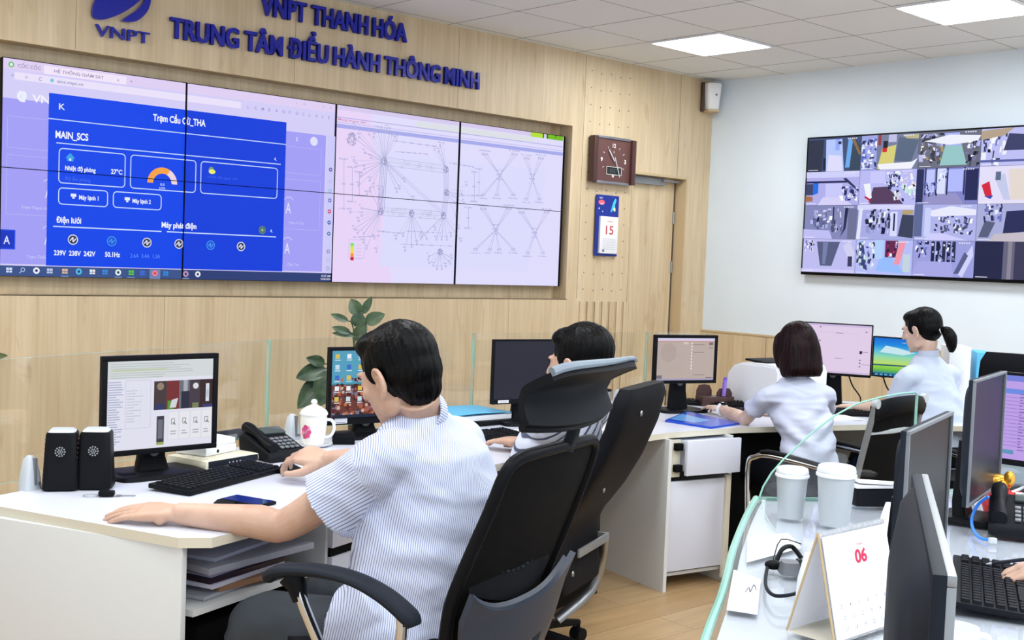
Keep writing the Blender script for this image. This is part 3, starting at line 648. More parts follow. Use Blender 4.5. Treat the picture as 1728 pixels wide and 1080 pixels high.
clutter(2, 0, 26, [(60, 60, 66), (150, 150, 190), (100, 96, 90), (190, 190, 230), (170, 150, 90)], 0, .1, .42, .95, .16, .15); tp(2, 0, [(.36, .06), (.80, .06), (.70, .62), (.44, .62)], (150, 196, 190)); tp(2, 0, [(.44, .6), (.70, .6), (.66, .95), (.42, .95)], (168, 176, 240)); tp(2, 0, [(.10, .75), (.5, .9), (1, .84), (.95, .68), (.5, .62)], (236, 236, 255)); clutter(2, 0, 14, [(60, 60, 70), (120, 120, 150), (90, 90, 90)], .76, .0, .99, .7, .14)
clutter(3, 0, 18, [(60, 64, 90), (236, 236, 255), (120, 126, 190)], 0, 0, .4, 1, .15); tp(3, 0, [(.35, .4), (.7, .4), (.72, .8), (.42, .85)], (64, 66, 96)); tr(3, 0, 0, .1, 1, .16, (90, 96, 150)); tp(3, 0, [(.0, .95), (.5, 1), (.35, .8), (0, .7)], (180, 160, 130))
tr(0, 1, 0, .82, 1, 1, (206, 204, 250)); tr(0, 1, .0, .66, .8, .72, (40, 42, 74)); tp(0, 1, [(.7, .78), (.76, .8), (1, .45), (1, .38)], (48, 50, 84)); tp(0, 1, [(.14, .3), (.24, .36), (.24, .66), (.14, .66)], (40, 110, 220)); tp(0, 1, [(0, .1), (.14, .12), (.14, .25), (0, .28)], (170, 110, 70)); tr(0, 1, 0, .30, .14, .64, (66, 70, 96)); tr(0, 1, .38, .22, .7, .64, (200, 198, 246)); tp(0, 1, [(.24, .0), (.9, 0), (.7, .22), (.34, .24)], (212, 206, 240)); clutter(0, 1, 14, [dk, (220, 220, 255), md], .66, .1, .98, .55, .12)
tp(1, 1, [(.18, .02), (.8, .02), (.5, .52), (.26, .5)], (88, 62, 84)); tp(1, 1, [(.08, .6), (.2, .62), (.24, .2), (.16, .12)], (238, 238, 255)); tp(1, 1, [(.10, .22), (.22, .08), (.22, .16), (.13, .25)], (190, 40, 60)); clutter(1, 1, 20, [dk, (240, 240, 255), (90, 96, 130)], .46, .38, .72, .95, .1); clutter(1, 1, 26, [(236, 238, 255), (150, 160, 220), (200, 230, 215), (230, 200, 210)], .62, .08, 1, .9, .12, .1); tr(1, 1, .2, .62, .46, .96, (200, 198, 244))
tr(2, 1, 0, .05, .12, .98, (44, 48, 80)); tr(2, 1, .80, .1, 1, .95, (40, 44, 78)); tp(2, 1, [(.14, 0), (.8, 0), (.66, .3), (.2, .3)], (150, 146, 190)); tr(2, 1, .14, .3, .30, .96, (190, 196, 250)); tr(2, 1, .34, .28, .48, .98, (214, 220, 255)); tr(2, 1, .52, .34, .76, .95, (176, 184, 246))
for a in (.14, .32, .50, .77): tr(2, 1, a, .25, a + .022, 1, (34, 38, 70))
clutter(2, 1, 10, [dk, md, (90, 96, 150)], .12, .2, .35, .6, .1); clutter(2, 1, 6, [(226, 230, 255), md], .36, .6, .5, .95, .08)
tp(3, 1, [(.05, .5), (.17, .6), (.22, .22), (.12, .18)], (212, 40, 50)); tp(3, 1, [(.10, .2), (.24, .22), (.20, .12)], (60, 70, 160)); tp(3, 1, [(.24, .7), (.4, .8), (.5, .1), (.4, .1)], (196, 200, 226)); tp(3, 1, [(.45, .9), (1, .95), (1, .1), (.5, .1)], (226, 214, 200)); tr(3, 1, .26, .62, .34, .85, (96, 110, 130))
tp(0, 2, [(0, 0), (.56, 0), (.5, .25), (0, .28)], (190, 188, 236)); tr(0, 2, .2, .35, .44, .62, (100, 106, 140)); tr(0, 2, .55, .2, .575, .95, (40, 44, 66)); tp(0, 2, [(.78, .95), (.84, .9), (.80, .3), (.70, .05), (.76, .3)], (40, 44, 66)); clutter(0, 2, 18, [(80, 84, 110), (170, 172, 214), (110, 114, 140), (206, 206, 244)], .1, .2, .75, .9, .14); tr(0, 2, .84, .0, 1, .9, (110, 114, 140))
tr(1, 2, 0, .86, 1, 1, (214, 212, 250)); clutter(1, 2, 26, [(40, 44, 64), (90, 98, 110), (210, 212, 250), (70, 70, 90), (150, 150, 200)], .15, .15, .62, .88, .14); tr(1, 2, .6, .1, .72, .8, (214, 216, 255)); tr(1, 2, .65, .25, .68, .75, (34, 36, 70)); tp(1, 2, [(.74, .1), (1, .05), (1, .7), (.8, .72)], (60, 66, 80)); tr(1, 2, .80, .72, .98, .84, (180, 160, 100)); tp(1, 2, [(0, 0), (.07, 0), (.1, .9), (.04, .9)], (224, 226, 255))
tr(2, 2, .0, .1, .14, 1, (96, 104, 140)); tp(2, 2, [(.2, .8), (.6, .95), (1, .85), (1, .7), (.3, .66)], (230, 230, 255)); clutter(2, 2, 30, [(50, 54, 80), (90, 96, 130), (180, 184, 232), (70, 70, 90)], .34, .15, .96, .68, .1); tp(2, 2, [(.2, 0), (.9, 0), (.5, .2), (.25, .2)], (206, 202, 244)); tr(2, 2, .18, .1, .28, .9, (200, 206, 246))
tp(3, 2, [(.05, .1), (.2, .1), (.3, .5), (.14, .55)], (90, 96, 116)); tp(3, 2, [(.42, .2), (.95, .3), (.95, .85), (.46, .8)], (44, 48, 80)); tp(3, 2, [(.2, 0), (.9, 0), (.8, .25), (.3, .2)], (196, 186, 190)); clutter(3, 2, 12, [(230, 232, 255), md, dk], .1, .5, .4, 1, .12)
tp(0, 3, [(.36, .2), (.58, .2), (.72, .92), (.28, .92)], (88, 94, 120)); tp(0, 3, [(.4, .25), (.46, .25), (.5, .9), (.4, .9)], (120, 126, 160)); clutter(0, 3, 10, [(50, 52, 70), (230, 230, 255), md], .02, .6, .24, .95, .08); tp(0, 3, [(.78, .8), (.9, .95), (1, .6), (.98, .3), (.86, .5)], (206, 204, 232)); tr(0, 3, .88, .2, .96, .5, (60, 60, 86)); tr(0, 3, .0, .0, 1, .1, (206, 200, 240))
tp(1, 3, [(.06, .9), (.14, .95), (.24, .1), (.12, .2)], (60, 70, 110)); tp(1, 3, [(.38, .1), (.9, .05), (.66, .5), (.46, .5)], (150, 186, 246)); tr(1, 3, .36, .45, .5, 1, (176, 206, 250)); tr(1, 3, .54, .5, .76, .98, (104, 40, 70)); tp(1, 3, [(.78, .95), (.9, .98), (.8, .3), (.7, .3)], (236, 150, 160)); clutter(1, 3, 22, [(60, 66, 100), (230, 236, 255), (190, 220, 210), (110, 116, 170)], .03, .15, .36, .95, .1); tr(1, 3, .86, .1, .98, .6, (196, 210, 214)); clutter(1, 3, 6, [dk, (200, 60, 90)], .54, .5, .76, .95, .08)
tp(2, 3, [(0, 0), (.7, 0), (.66, .42), (.1, .42)], (168, 166, 222)); 
for a, c in ((.32, 34), (.40, 24), (.50, 40), (.58, 28), (.66, 44)): tr(2, 3, a, .42, a + .055, .98, (c, c + 4, c + 26))
clutter(2, 3, 14, [(200, 204, 250), (34, 36, 60), (120, 126, 170)], .3, .4, .72, .95, .08); tp(2, 3, [(.76, .1), (.84, .0), (1, .6), (.98, .9), (.88, .6)], (206, 208, 246)); tp(2, 3, [(.7, .1), (.78, .1), (.92, .6), (.86, .7)], (90, 94, 130)); clutter(2, 3, 10, [dk, md], .05, .5, .28, .98, .1)
tr(3, 3, .45, 0, .62, 1, (104, 100, 116)); tr(3, 3, .62, 0, 1, 1, (62, 60, 78)); tr(3, 3, .52, 0, .58, 1, (140, 134, 140))
for i in range(4):
    for j in range(4):
        x0, y0, x1, y1 = tile(i, j); C.line(x0 + .02, y0 + .01, x0 + .10, y0 + .01, .004, (236, 236, 255))
        for k in range(5): C.r(x1 - .10 + k * .016, y1 - .018, x1 - .09 + k * .016, y1 - .010, (226, 226, 250))
C.out('camera_grid_picture', tv)
# ------------------------------------------------------------ desks and glass partitions
DT = .70
def worktop(poly, name, parent, m=('white_lam', 'edge_cream'), th=.026, z=DT):
    b = B(); b.prism(poly, z - th, z); 
    for f in b.bm.faces: f.material_index = 0 if abs(f.normal.z) > .5 else 1
    return b.out(name, list(m), parent, smooth=False)
def hdg(p, q): return math.atan2(q[1] - p[1], q[0] - p[0])      # rz of a frame whose x runs p -> q
def panel(p, q, z0, z1, th, m, name, parent):
    b = B(); a = hdg(p, q); b.M = Matrix.Translation((*p, 0)) @ rotz(a); b.b2(0, math.dist(p, q), 0, th, z0, z1, bev=.002); return b.out(name, m, parent)
D1 = [(-.815, 2.885), (-.735, 2.90), (-.700, 2.96), (-.10, 4.02), (-.90, 4.46), (-1.49, 3.205)]
D2 = [(-.10, 4.02), (.44, 4.79), (-.15, 5.33), (-.90, 4.46)]
D3 = [(.44, 4.79), (.705, 5.065), (1.06, 5.315), (.70, 5.98), (-.15, 5.33)]
D4 = [(1.06, 5.315), (1.75, 5.60), (2.70, 5.75), (2.75, 6.50), (1.75, 6.60), (1.05, 6.16), (.70, 5.98)]
t = thing('office_desk', 'white desk with cream-edged top nearest the viewer at the left, a man leaning on it', 'desk')
worktop(D1, 'worktop', t)
panel((-.80, 2.912), (-1.47, 3.192), 0, DT - .026, .02, 'white_side', 'end_panel', t)
panel((-1.42, 3.25), (-.90, 4.36), .12, DT - .026, .016, 'white_side', 'modesty_panel', t)
b = B(); b.prism([(-.79, 2.945), (-.545, 3.40), (-.93, 3.62), (-1.22, 3.13)], .480, .498); b.out('shelf', 'white_side', t, smooth=False)
b = B(); b.prism([(-.79, 2.99), (-.60, 3.36), (-.94, 3.56), (-1.20, 3.13)], .0, .44); b.out('shade_block', 'black_matte', t, smooth=False)  # added black block in place of shade in the void under the shelf
fm = Matrix.Translation((-.53, 3.43, 0)) @ rotz(R(61))
b = B(); b.M = fm; b.b2(0, .40, 0, .44, .04, DT - .027, bev=.002); dw = b.out('drawer_box', 'white_side', t)
b = B(); b.M = fm; b.b2(.012, .388, -.017, 0, .06, .520, bev=.002); b.b2(.012, .388, -.017, 0, .548, DT - .035, bev=.002); b.out('drawer_front', 'white_lam', dw)
b = B(); b.M = fm; b.b2(.012, .388, -.008, .0, .520, .548); b.out('dark_grip_slot', 'black_matte', dw)
t = thing('office_desk', 'white desk in the middle of the curved row, between the two seated men', 'desk')
worktop(D2, 'worktop', t)
panel((-.87, 4.43), (-.15, 5.27), .12, DT - .026, .016, 'white_side', 'modesty_panel', t)
panel((-.10, 4.06), (-.80, 4.45), .02, DT - .026, .018, 'white_side', 'end_panel', t)
panel((-.02, 4.22), (.40, 4.80), .05, DT - .03, .015, 'black_matte', 'front_panel', t)
t = thing('office_desk', 'white desk behind the men with an open-edged drawer cupboard under its right end', 'desk')
worktop(D3, 'worktop', t)
panel((-.10, 5.28), (.68, 5.90), .05, DT - .026, .016, 'white_side', 'modesty_panel', t)
P0, P1 = (.705, 5.025), (1.035, 5.228); pf = Matrix.Translation((*P0, 0)) @ rotz(hdg(P0, P1)); pw = math.dist(P0, P1)
b = B(); b.M = pf; b.b2(0, .018, .0, .50, 0, DT - .027); b.b2(pw - .018, pw, .02, .50, 0, DT - .027); b.b2(.018, pw - .018, .03, .50, .06, .075); b.b2(.018, pw - .018, .48, .50, .06, .66); b.out('cupboard_body', 'white_side', t, smooth=False)
b = B(); b.M = pf; b.b2(.02, pw - .035, .008, .026, .085, .485, bev=.003); dr = b.out('cupboard_door', 'white_lam', t)
b = B(); b.M = pf; b.b2(.075, pw + .0, -.035, -.017, .515, DT - .03, bev=.003); b.b2(.09, pw - .03, -.017, .40, .53, .66); dw = b.out('drawer', 'white_lam', t)
for z in (.64, .545):
    b = B(); b.M = pf; b.b2(.035, .072, -.012, .016, z - .016, z + .016, bev=.003); b.out('black_catch', 'black_matte', dw)
b = B(); b.M = pf; b.b2(.02, .075, .012, .02, .505, DT - .03); b.out('drawer_rail', 'edge_cream', dw)
b = B(); b.M = pf; b.b2(pw - .05, pw - .022, -.004, .012, .03, .50); b.out('edge_rail', 'edge_cream', t)
t = thing('office_desk', 'white desk at the far right end of the curved row, two women working at it', 'desk')
worktop(D4, 'worktop', t)
panel((1.02, 5.42), (1.55, 5.66), .0, DT - .026, .016, 'black_matte', 'dark_panel', t)
panel((.72, 5.96), (1.06, 6.13), .05, DT - .026, .016, 'white_side', 'modesty_panel', t)
panel((1.06, 6.13), (1.75, 6.56), .05, DT - .026, .016, 'white_side', 'modesty_panel', t)
panel((1.75, 6.56), (2.72, 6.47), .05, DT - .026, .016, 'white_side', 'modesty_panel', t)
panel((2.66, 5.78), (2.70, 6.45), .0, DT - .026, .016, 'white_side', 'end_panel', t)
GZ0, GZ1 = .715, 1.082
G = [(-1.60, 3.13), (-.94, 4.505), (-.174, 5.40), (.703, 6.03), (1.05, 6.20)]
GL = ['glass partition pane behind the near left monitor', 'glass partition pane behind the lidded teacup and potted plant', 'glass partition pane behind the blank dark monitor', 'narrow glass partition pane at the far end of the row, behind the beige-screened monitor']
for (p, q, l) in zip(G, G[1:], GL):
    a = hdg(p, q); Ln = math.dist(p, q); t = thing('glass_partition', 'clear ' + l, 'glass partition', (*p, 0), a)
    b = B(); b.b2(.006, Ln - .006, -.004, .004, GZ0, GZ1)
    for f in b.bm.faces: f.material_index = 0 if abs(f.normal.y) > .5 else 1
    b.mi = 1
    b.out('pane', ['glass', 'glass_edge'], t, smooth=False)
def clamp(p, a, label):
    t = thing('glass_clamp', label, 'clamp', (p[0], p[1], DT), a)
    b = B(); b.loft([((0, .0, .0), (.030, 0, 0), (0, .026, 0), 4), ((0, .0, .05), (.024, 0, 0), (0, .022, 0), 4), ((0, .0, .092), (.016, 0, 0), (0, .016, 0), 3), ((0, 0, .10), (.008, 0, 0), (0, .010, 0), 2)], 20); b.out('housing', 'lgrey', t)
    B().cyl((.012, -.024, .02), (.012, -.029, .02), .005, seg=10).out('screw', 'grey', t)
    B().b2(-.004, .004, -.027, .02, .015, .095).out('slot', 'grey', t)
p = onz(48, 828, DT); clamp((p.x - .005, p.y + .02), R(62), 'small silver glass clamp left of the black speakers')
p = onz(492, 742, DT); clamp((p.x, p.y), R(55), 'small silver glass clamp beside the white teacup')
clamp((.545, 5.80), R(36), 'small silver glass clamp behind the black chair, near the teal papers')

# ------------------------------------------------------------ right-hand desk with glass top and rounded glass screen
DRL = [(.10, .70), (.20, 1.30), (.30, 1.80), (.415, 2.262), (.515, 2.62), (.605, 2.985), (.705, 3.345), (.770, 3.56), (.815, 3.70)]
DR = DRL + [(1.34, 3.77), (1.85, 4.30), (3.1, 4.40), (3.1, .70)]
t = thing('office_desk', 'white curved desk at the lower right covered by a green-edged sheet of glass', 'desk')
worktop([(x + (.012 if i < len(DRL) else 0), y) for i, (x, y) in enumerate(DR)], 'worktop', t, m=('white_lam', 'white_side'), z=DT - .011)
for p, q in zip(DRL[::2], DRL[2::2]): panel((p[0] + .08, p[1]), (q[0] + .08, q[1]), 0, DT - .04, .018, 'white_side', 'side_panel', t).rotation_euler = (0, 0, 0)
g = B(); g.prism([(x - (.010 if i < len(DRL) else 0), y) for i, (x, y) in enumerate(DR)], DT - .0105, DT)
for f in g.bm.faces: f.material_index = 0 if abs(f.normal.z) > .5 else 1
g.out('glass_top', ['glass', 'glass_edge'], t, smooth=False)
p0 = V((.815, 3.695, 0)); p1 = V((1.325, 3.765, 0)); Ls = (p1 - p0).length; a = hdg(p0, p1)
t = thing('glass_partition', 'clear glass screen with a rounded upper corner across the right-hand desk', 'glass partition', p0, a)
prof = [(0, DT + .001)] + [(Ls * q, z) for q, z in ((.02, .735), (.07, .78), (.145, .825), (.235, .870), (.335, .918), (.46, .968), (.60, 1.008), (.76, 1.032), (.90, 1.046), (.985, 1.050), (1.0, 1.042))] + [(Ls, DT + .001)]
b = B(); b.prism(prof, -.0045, .0045, M=Matrix.Rotation(R(90), 4, 'X'))
for f in b.bm.faces: f.material_index = 0 if abs(f.normal.y) > .6 else 1
b.out('pane', ['glass', 'glass_edge'], t, smooth=False)
b = B(); b.tube([(x, 0, z) for x, z in prof[:-1]], .0030, seg=6); b.out('edge_band', 'glass_edge', t)
b = B(); b.b2(Ls - .0025, Ls + .0025, -.0048, .0048, DT, 1.045); b.out('end_edge', 'glass_edge', t)

# ------------------------------------------------------------ monitors
def pic_rows(P, x0, x1, y0, y1, n, c, lo=.3, hi=1, th=.25, seed=1):
    r = random.Random(seed); P.lay += 1; l = P.lay
    for k in range(n):
        y = y1 - (y1 - y0) * (k + .5) / n; P.r(x0, y - (y1 - y0) / n * th / 2, x0 + (x1 - x0) * r.uniform(lo, hi), y + (y1 - y0) / n * th / 2, c, l)
def monitor(label, base, face, w_, h_, zb, draw, stand='slab', tilt=0, bez=.016, thick=.03, blank=None, base_off=0, sticker=False, bulge=.02, low=None, body='black', foot=(.13, .09), edge=None):
    # base: x, y ; face: heading the picture looks towards (degrees clockwise from +y)
    t = thing('computer_monitor', label, 'computer monitor', (*base, DT), R(180 - face))
    hd = B(); T_ = Matrix.Translation((base_off, 0, zb - DT + h_ / 2)) @ Matrix.Rotation(R(-tilt), 4, 'X') @ Matrix.Translation((-w_ / 2, 0, -h_ / 2))
    low = low or bez
    hd.M = T_; hd.b2(0, w_, 0, thick * .5, 0, h_, bev=.003)
    hd.M = T_ @ Matrix.Translation((w_ / 2, 0, h_ / 2)); hd.loft([((0, thick * .45, 0), (w_ / 2 - .004, 0, 0), (0, 0, h_ / 2 - .004), 9), ((0, thick, 0), (w_ / 2 - .02, 0, 0), (0, 0, h_ / 2 - .02), 7), ((0, thick + bulge, 0), (w_ * .30, 0, 0), (0, 0, h_ * .30), 4)], 40)
    hd.out('casing', body, t)
    bz = B(); bz.M = T_
    for a in ((0, w_, 0, low), (0, w_, h_ - bez, h_), (0, bez, low, h_ - bez), (w_ - bez, w_, low, h_ - bez)): bz.b2(a[0], a[1], -.007, .001, a[2], a[3], bev=.0015)
    bz.out('bezel', edge or body, t)
    P = Pic(w_ - 2 * bez, h_ - bez - low, T_ @ Matrix.Translation((bez, -.001, low)), step=.00006)
    if blank: P.r(0, 0, P.w, P.h, blank)
    if draw: draw(P)
    P.out('screen', t)
    if stand == 'slab':
        s_ = B(); s_.loft([((base_off, .055, .012), (.055, 0, 0), (0, .022, 0), 5), ((base_off, .062, (zb - DT) * .7), (.045, 0, 0), (0, .02, 0), 5), ((base_off, .055, zb - DT + h_ * .45), (.035, 0, 0), (0, .018, 0), 5)], 20); sn = s_.out('neck', 'black', t)
        B().cyl((base_off, .05, (zb - DT) + .0), (base_off, .035, (zb - DT) + .0), .017).out('cable_hole', 'grey', t)
        f_ = B(); f_.loft([((base_off, .035, .0), (foot[0], 0, 0), (0, foot[1], 0), 7), ((base_off, .035, .012), (foot[0] - .004, 0, 0), (0, foot[1] - .004, 0), 7), ((base_off, .035, .015), (foot[0] - .012, 0, 0), (0, foot[1] - .012, 0), 7)], 36); f_.out('foot', 'black', t)
    if sticker:
        q = Pic(.1, .1, T_, .0003); q.M = T_ @ Matrix.Translation((0, -.0075, 0)); q.r(.03, .006, .085, low - .004 if low > .02 else .022, (225, 228, 236)); q.r(.037, .009, .078, .012, (120, 124, 140)); q.out('sticker', t, 'print')
    return t
def scr_man1(P):
    P.r(0, 0, P.w, P.h, (226, 226, 240)); w_, h_ = P.w, P.h
    P.r(0, h_ * .80, w_, h_, (212, 218, 220)); pic_rows(P, .01, w_ * .98, h_ * .80, h_ * .98, 7, (176, 184, 182), .5, 1, .25, 3); P.r(w_ * .05, h_ * .885, w_ * .55, h_ * .905, (190, 205, 170))
    pic_rows(P, .004, w_ * .15, h_ * .06, h_ * .78, 26, (170, 176, 205), .5, 1, .4, 5); P.frame(w_ * .17, h_ * .24, w_ * .40, h_ * .78, .0012, (190, 195, 215)); pic_rows(P, w_ * .18, w_ * .38, h_ * .30, h_ * .68, 12, (196, 198, 216), .3, 1, .3, 7)
    for x in (.24, .31, .36): P.line(w_ * x, h_ * .3, w_ * x, h_ * .7, .0008, (205, 208, 225))
    y0, y1 = h_ * .43, h_ * .76
    for x0, x1, c in ((.43, .55, (72, 60, 62)), (.55, .67, (120, 50, 52)), (.67, .77, (110, 112, 124)), (.77, .87, (70, 62, 72)), (.87, 1.0, (58, 40, 42))): P.r(w_ * x0, y0, w_ * x1, y1, c)
    P.disc(w_ * .49, h_ * .70, .012, (150, 130, 110)); P.r(w_ * .44, y0, w_ * .53, y0 + h_ * .07, (50, 60, 100)); P.r(w_ * .56, y0, w_ * .62, y0 + h_ * .1, (90, 150, 60)); P.P([(w_ * .58, y0 + .005), (w_ * .64, y0 + .005), (w_ * .66, y0 + .035), (w_ * .60, y0 + .03)], (210, 215, 220))
    P.r(w_ * .69, y0, w_ * .77, y0 + h_ * .2, (46, 48, 66)); P.r(w_ * .71, y0 + h_ * .2, w_ * .75, y1, (170, 172, 180)); P.disc(w_ * .83, y1 - .02, .010, (220, 220, 225)); P.r(w_ * .80, y0, w_ * .86, y0 + h_ * .06, (120, 130, 90)); P.r(w_ * .93, y0 + h_ * .07, w_ * .965, y1 - h_ * .05, (215, 220, 230)); P.r(w_ * .935, y0 + h_ * .12, w_ * .96, y1 - h_ * .12, (180, 200, 210)); P.r(w_ * .9, y0, w_, y0 + h_ * .04, (60, 60, 110))
    P.r(w_ * .46, h_ * .06, w_ * .53, h_ * .36, (66, 58, 70)); P.r(w_ * .472, h_ * .10, w_ * .518, h_ * .32, (110, 112, 124)); P.r(w_ * .46, h_ * .03, w_ * .53, h_ * .06, (150, 170, 90))
    for k in range(4):
        x = w_ * (.57 + k * .108); P.r(x, h_ * .08, x + w_ * .098, h_ * .40, (232, 232, 238)); P.frame(x, h_ * .08, x + w_ * .098, h_ * .40, .0008, (205, 206, 220)); P.frame(x + w_ * .03, h_ * .26, x + w_ * .06, h_ * .32, .002, (120, 122, 130)); P.line(x + w_ * .045, h_ * .28, x + w_ * .07, h_ * .25, .003, (110, 112, 120)); pic_rows(P, x + w_ * .02, x + w_ * .08, h_ * .13, h_ * .19, 2, (170, 170, 180), .6, 1, .4, k)
def scr_icons(P):
    w_, h_ = P.w, P.h; r = random.Random(5); P.r(0, 0, w_, h_, (60, 120, 140)); P.r(0, h_ * .5, w_, h_, (86, 160, 190)); P.r(0, 0, w_, h_ * .48, (110, 60, 52))
    for k in range(260): x, y = r.uniform(0, w_ - .02), r.uniform(0, h_ * .55); P.disc(x + .008, y + .008, r.uniform(.004, .011), r.choice([(170, 90, 70), (60, 40, 44), (200, 170, 160), (120, 120, 140), (190, 110, 60), (90, 40, 40)]), n=6)
    for i in range(int(w_ / .05)):
        for j in range(5): P.r(.008 + i * .05, h_ - .03 - j * .042, .026 + i * .05, h_ - .012 - j * .042, r.choice([(235, 240, 245), (60, 110, 200), (200, 220, 235), (220, 190, 90)])); P.r(.006 + i * .05, h_ - .037 - j * .042, .03 + i * .05, h_ - .034 - j * .042, (225, 235, 240))
    P.r(0, 0, w_, .012, (30, 40, 60))
def scr_beige(P):
    w_, h_ = P.w, P.h; P.r(0, 0, w_, h_, (188, 172, 166)); P.r(0, h_ * .93, w_, h_, (214, 206, 236)); P.r(0, h_ * .91, w_, h_ * .935, (200, 150, 130)); P.r(0, 0, w_, h_ * .04, (168, 160, 190)); P.disc(w_ * .2, h_ * .66, w_ * .14, (178, 162, 156))
    for k in range(9): P.disc(w_ * .60, h_ * (.28 + k * .075), .004, (246, 240, 236))
    P.line(w_ * .60, h_ * .2, w_ * .60, h_ * .88, .0012, (225, 215, 210)); P.text('2024', w_ * .45, h_ * .86, .010, (240, 236, 226)); 
    for x, y in ((.62, .84), (.62, .66), (.64, .12)): P.r(w_ * x, h_ * y, w_ * (x + .2), h_ * (y + .012), (140, 126, 124))
    P.r(w_ * .90, h_ * .84, w_ * .97, h_ * .90, (120, 110, 112)); P.r(w_ * .9, h_ * .76, w_ * .97, h_ * .78, (140, 130, 130)); P.r(0, h_ * .04, w_ * .10, h_ * .12, (120, 114, 120)); P.r(w_ * .86, h_ * .05, w_ * .97, h_ * .07, (90, 90, 100)); pic_rows(P, w_ * .03, w_ * .5, h_ * .15, h_ * .9, 20, (182, 167, 161), .3, 1, .3, 4)
def scr_pink(P):
    w_, h_ = P.w, P.h; P.r(0, 0, w_, h_, (226, 206, 232)); P.r(0, h_ * .96, w_, h_, (204, 186, 226)); P.line(w_ * .3, h_ * .82, w_ * .8, h_ * .82, .0015, (205, 188, 214)); P.frame(w_ * .30, h_ * .32, w_ * .82, h_ * .84, .001, (212, 194, 220))
    for x, y in ((.3, .92), (.3, .64), (.3, .38), (.92, .86), (.85, .28), (.85, .22), (.85, .15)): P.r(w_ * x, h_ * y, w_ * (x + .02), h_ * (y + .025), (120, 90, 130))
    for x, y in ((.52, .82), (.52, .30), (.86, .46)): P.r(w_ * x, h_ * y, w_ * (x + .1), h_ * (y + .01), (140, 120, 160))
    P.r(w_ * .85, h_ * .42, w_ * .885, h_ * .48, (36, 30, 52)); P.r(0, h_ * .015, w_, h_ * .03, (190, 170, 210)); P.r(w_ * .88, h_ * .2, w_, h_ * .21, (170, 150, 190))
def scr_sky(P):
    w_, h_ = P.w, P.h; n = 24
    cs = [(24, 110, 190), (120, 200, 60), (190, 222, 110), (150, 220, 170), (90, 190, 225), (30, 140, 225), (20, 110, 215)]
    for k in range(n):
        q = k / (n - 1) * (len(cs) - 1); i = min(int(q), len(cs) - 2); f = q - i; P.r(0, h_ * k / n, w_, h_ * (k + 1.05) / n, tuple(int(cs[i][c] * (1 - f) + cs[i + 1][c] * f) for c in range(3)))
    P.P([(w_ * .1, h_ * .62), (w_ * .5, h_ * .58), (w_ * .7, h_ * .66), (w_ * .4, h_ * .76), (w_ * .2, h_ * .80)], (200, 232, 240)); P.P([(w_ * .45, h_ * .9), (w_ * .9, h_ * .84), (w_ * .8, h_ * .93)], (210, 236, 246))
    P.P([(w_ * .0, h_ * .26), (w_, h_ * .30), (w_, h_ * .33), (w_ * .0, h_ * .30)], (30, 90, 110)); P.r(0, 0, w_, h_ * .07, (16, 60, 96))
    for k in range(9): P.r(w_ * (.04 + k * .08), h_ * .015, w_ * (.09 + k * .08), h_ * .055, (90, 170, 220))
    for k in range(3): P.r(w_ * .72, h_ * (.10 + k * .09), w_ * .78, h_ * (.15 + k * .09), (30, 50, 70))
def scr_purple(P):
    w_, h_ = P.w, P.h; P.r(0, 0, w_, h_, (190, 160, 232)); P.r(0, h_ * .93, w_, h_, (120, 130, 220)); P.r(0, h_ * .78, w_ * .25, h_ * .84, (110, 140, 230)); pic_rows(P, w_ * .01, w_ * .9, h_ * .14, h_ * .76, 14, (140, 112, 190), .4, 1, .12, 8); P.r(w_ * .01, h_ * .06, w_ * .16, h_ * .11, (96, 150, 190)); pic_rows(P, w_ * .2, w_ * .34, h_ * .1, h_ * .8, 20, (120, 100, 170), .2, .6, .3, 9)
def at_mid(a, b_): return ((a.x + b_.x) / 2, (a.y + b_.y) / 2)
# corner points of each screen, read off the photograph, give place, turn and size
def mon_px(label, tl, tr, dl, dr, zt, zb, draw, **k):
    a, b_ = dep(*tl, dl), dep(*tr, dr); wv = (b_ - a).xy; face = math.degrees(math.atan2(wv.x, wv.y)) + 90
    n = V((math.sin(R(face)), math.cos(R(face)))); c = ((a.x + b_.x) / 2, (a.y + b_.y) / 2)
    return monitor(label, c, face, wv.length, zt - zb, zb, draw, **k)
mon_px('black monitor on the near left desk showing photos of doors and white tiles', (172, 603), (368, 590), 3.53, 3.80, 1.087, .775, scr_man1, bez=.017, foot=(.15, .10))
mon_px('black monitor behind the first man showing rows of icons over a photo', (555, 585), (700, 582), 4.50, 4.72, 1.063, .757, scr_icons, bez=.014, low=.03, sticker=True)
mon_px('blank dark monitor beside the second man, its screen switched off', (833, 570), (955, 567), 5.05, 5.25, 1.080, .795, None, blank=(44, 44, 58), bez=.008, low=.022, sticker=True)
mon_px('black monitor with a beige screen beyond the padded chair', (1105, 564), (1211, 566), 5.72, 5.88, 1.088, .845, scr_beige, bez=.016)
mon_px('slim monitor with a pale pink screen between the two women', (1345, 545), (1474, 549), 6.35, 6.20, 1.155, .872, scr_pink, bez=.006, low=.014)
mon_px('small monitor with a blue sky and green field picture beside the ponytailed woman', (1474, 569), (1580, 577), 6.18, 5.98, 1.10, .885, scr_sky, bez=.007)
